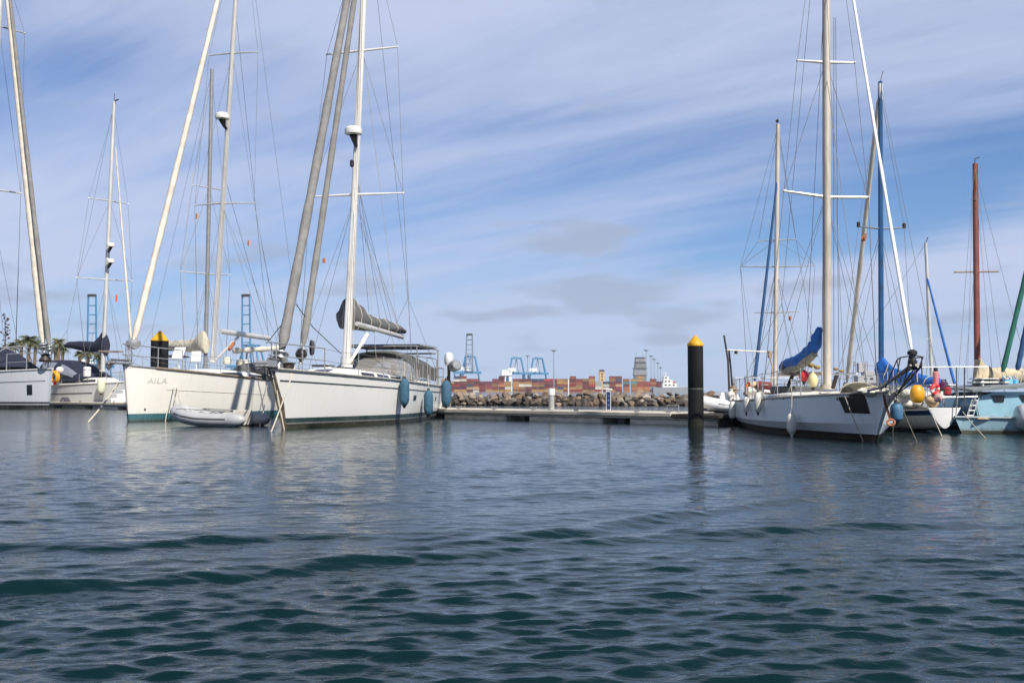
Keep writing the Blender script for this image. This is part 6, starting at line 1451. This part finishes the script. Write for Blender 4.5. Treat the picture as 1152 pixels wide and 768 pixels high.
for k, px in enumerate((1129, 1135, 1141)):
    t = thing('jerrycan', '%s light blue water can standing on the cabin roof' % ('left', 'middle', 'right')[k], 'water can', P(px, 437.5, 25.5), .15 * k - .1, 'light blue water cans on the cabin roof')
    MB().box((0, 0, .13), (.115, .24, .26), ch=.03).build('body', M('can_blue', (.22, .56, .80), .4, 0, .08, 6), t); MB().tube([(0, -.07, .26), (0, -.05, .31), (0, .05, .31), (0, .07, .26)], .014, 6).build('handle', _m['can_blue'], t); MB().lathe([(.025, .25), (.025, .29), (.005, .295)], (0, -.1, 0), 10).build('cap', GEL, t)
for k, (px, w_) in enumerate(((1110, .5), (1127, .38))):
    t = thing('deck_plank', '%s pale plank lying on the deck below the cabin windows' % ('longer', 'shorter')[k], 'plank', P(px, 470.5, 24.45), .08 - .1 * k); MB().box((0, 0, 0), (w_, .12, .05), ch=.008).build('board', M('bare_plank', (.45, .36, .25), .8, 0, .2, 6), t); MB().box((w_ * .3, 0, .04), (.05, .10, .03)).build('cleat', TEAK, t)
Y.mast(P(1099.5, 441, 25.8), P(1096.8, 184, 26.0), .070, .058, M('mast_brown', (.20, .055, .04), .55, 0, .2, 5, dirt=(.10, .04, .035), dirt_amt=.5), flat=.9)
c = Y.at_z(Y.l(P(1098, 307, 25.9)).z)
MB().tube([c + Vector((-.52, .1, .02)), c + Vector((.52, -.1, .04))], .022, 8).build('crosstree', M('spar_tan', (.35, .27, .2), .6, 0, .1, 5), Y.mast_o)
MB().tube([Y.l(P(1093, 225, 25.9)), Y.l(P(1098, 225, 25.9))], .014, 6).build('halyard_crane', DARKMETAL, Y.mast_o); MB().tube([Y.at(1), Y.at(1) + Vector((.0, 0, .12)), Y.at(1) + Vector((-.12, 0, .16))], .012, 5).build('wind_vane', DARKMETAL, Y.mast_o)
for (xt, yt, xb_, yb_) in ((1096, 190, 1077, 440), (1097, 190, 1170, 470), (1096, 307, 1083, 450), (1097, 200, 1118, 440), (1094, 225, 1088, 440), (1097, 190, 1130, 440)): Y.wire([Y.l(P(xt, yt, 25.9)), Y.l(P(xb_, yb_, 25.0))], 'shroud', .005)
Y.boom(P(1102, 432, 25.8), P(1150, 434, 26.2), .04, TEAK); Y.cover(P(1098, 430, 25.8), P(1175, 428, 26.4), [(0, .62), (.05, .70), (.14, .48), (.25, .38), (.6, .36), (.9, .34), (1, .2)], .15, M('tan_sail', (.46, .38, .26), .85, 0, .2, 4, bump=.6, bscale=9, dirt=(.30, .22, .13), dirt_amt=.7, dirt_scale=3), seed=23, lump=.14, ties=4)
MB().tube([Y.l(P(1098.5, 437, 25.7)), Y.l(P(1101, 405, 25.75))], [.11, .10], 10).build('mast_wrap', M('tan_sail', (.46, .38, .26), .85, 0, .2, 4), Y.root, ang=60)
Y.furled(P(1128, 418, 24.6), P(1196, 130, 25.4), .062, M('rolled_green_sail', (.008, .10, .075), .8, 0, .2, 4), seed=25, taper=.9, drum=False); Y.furled(P(1144.5, 416, 24.9), P(1176, 262, 25.3), .062, M('rolled_navy_sail', (.012, .055, .15), .8, 0, .2, 4), seed=27, taper=.9, drum=False)
Y.wire([Y.l(P(1148, 430, 24.7)), Y.l(P(1160, 380, 24.9))], 'ladder_rope', .012, ROPE)
# mooring lines of the centre yachts
rope('pale mooring line from the large yacht bow slanting left to the water', P(332, 412, 27.6), WP(305, 486), .03, .017)
rope('slack pale rope looping from the large yacht rail down its side', P(361, 419, 30.2), WP(369, 477.5), .05, .011)
rope('short pale line hanging straight down the bow side of the large yacht', P(363, 419, 30.2), P(362, 474, 30.0), .0, .010)
rope('second pale mooring line crossing the stem of the large yacht', P(309, 424, 27.2), WP(320, 484), .03, .013)
# ---- power pedestal lines etc: lifebuoy hook on the pontoon end
p = ppos(757, .7); t = thing('dock_hoop', 'small grey hoop rail on the pontoon left of the tall black pile', 'rail', p, math.atan2(PU.y, PU.x)); MB().tube([(-.22, 0, 0), (-.22, 0, .22), (.22, 0, .22), (.22, 0, 0)], .016, 6).build('hoop', GALV, t); MB().box((-.22, 0, .01), (.1, .1, .02)).box((.22, 0, .01), (.1, .1, .02)).build('foot', GALV, t)

# ================================================================== the air over the harbour
m = MB(); m.loft([[(-1500, -40, -4), (1500, -40, -4), (1500, 1700, -4), (-1500, 1700, -4)], [(-1500, -40, 95), (1500, -40, 95), (1500, 1700, 95), (-1500, 1700, 95)]], True, True, True)
hz = bpy.data.materials.new('harbour_haze'); hz.use_nodes = True; T = NT(hz.node_tree); T.n.clear()
v = T.node('ShaderNodeVolumePrincipled', i_Color=(.80, .88, 1.0, 1), i_Density=0.00011); T.node('ShaderNodeOutputMaterial', i_Volume=v.outputs[0])
tag(m.build('haze', hz), 'thin pale sea haze over the harbour', kind='stuff')
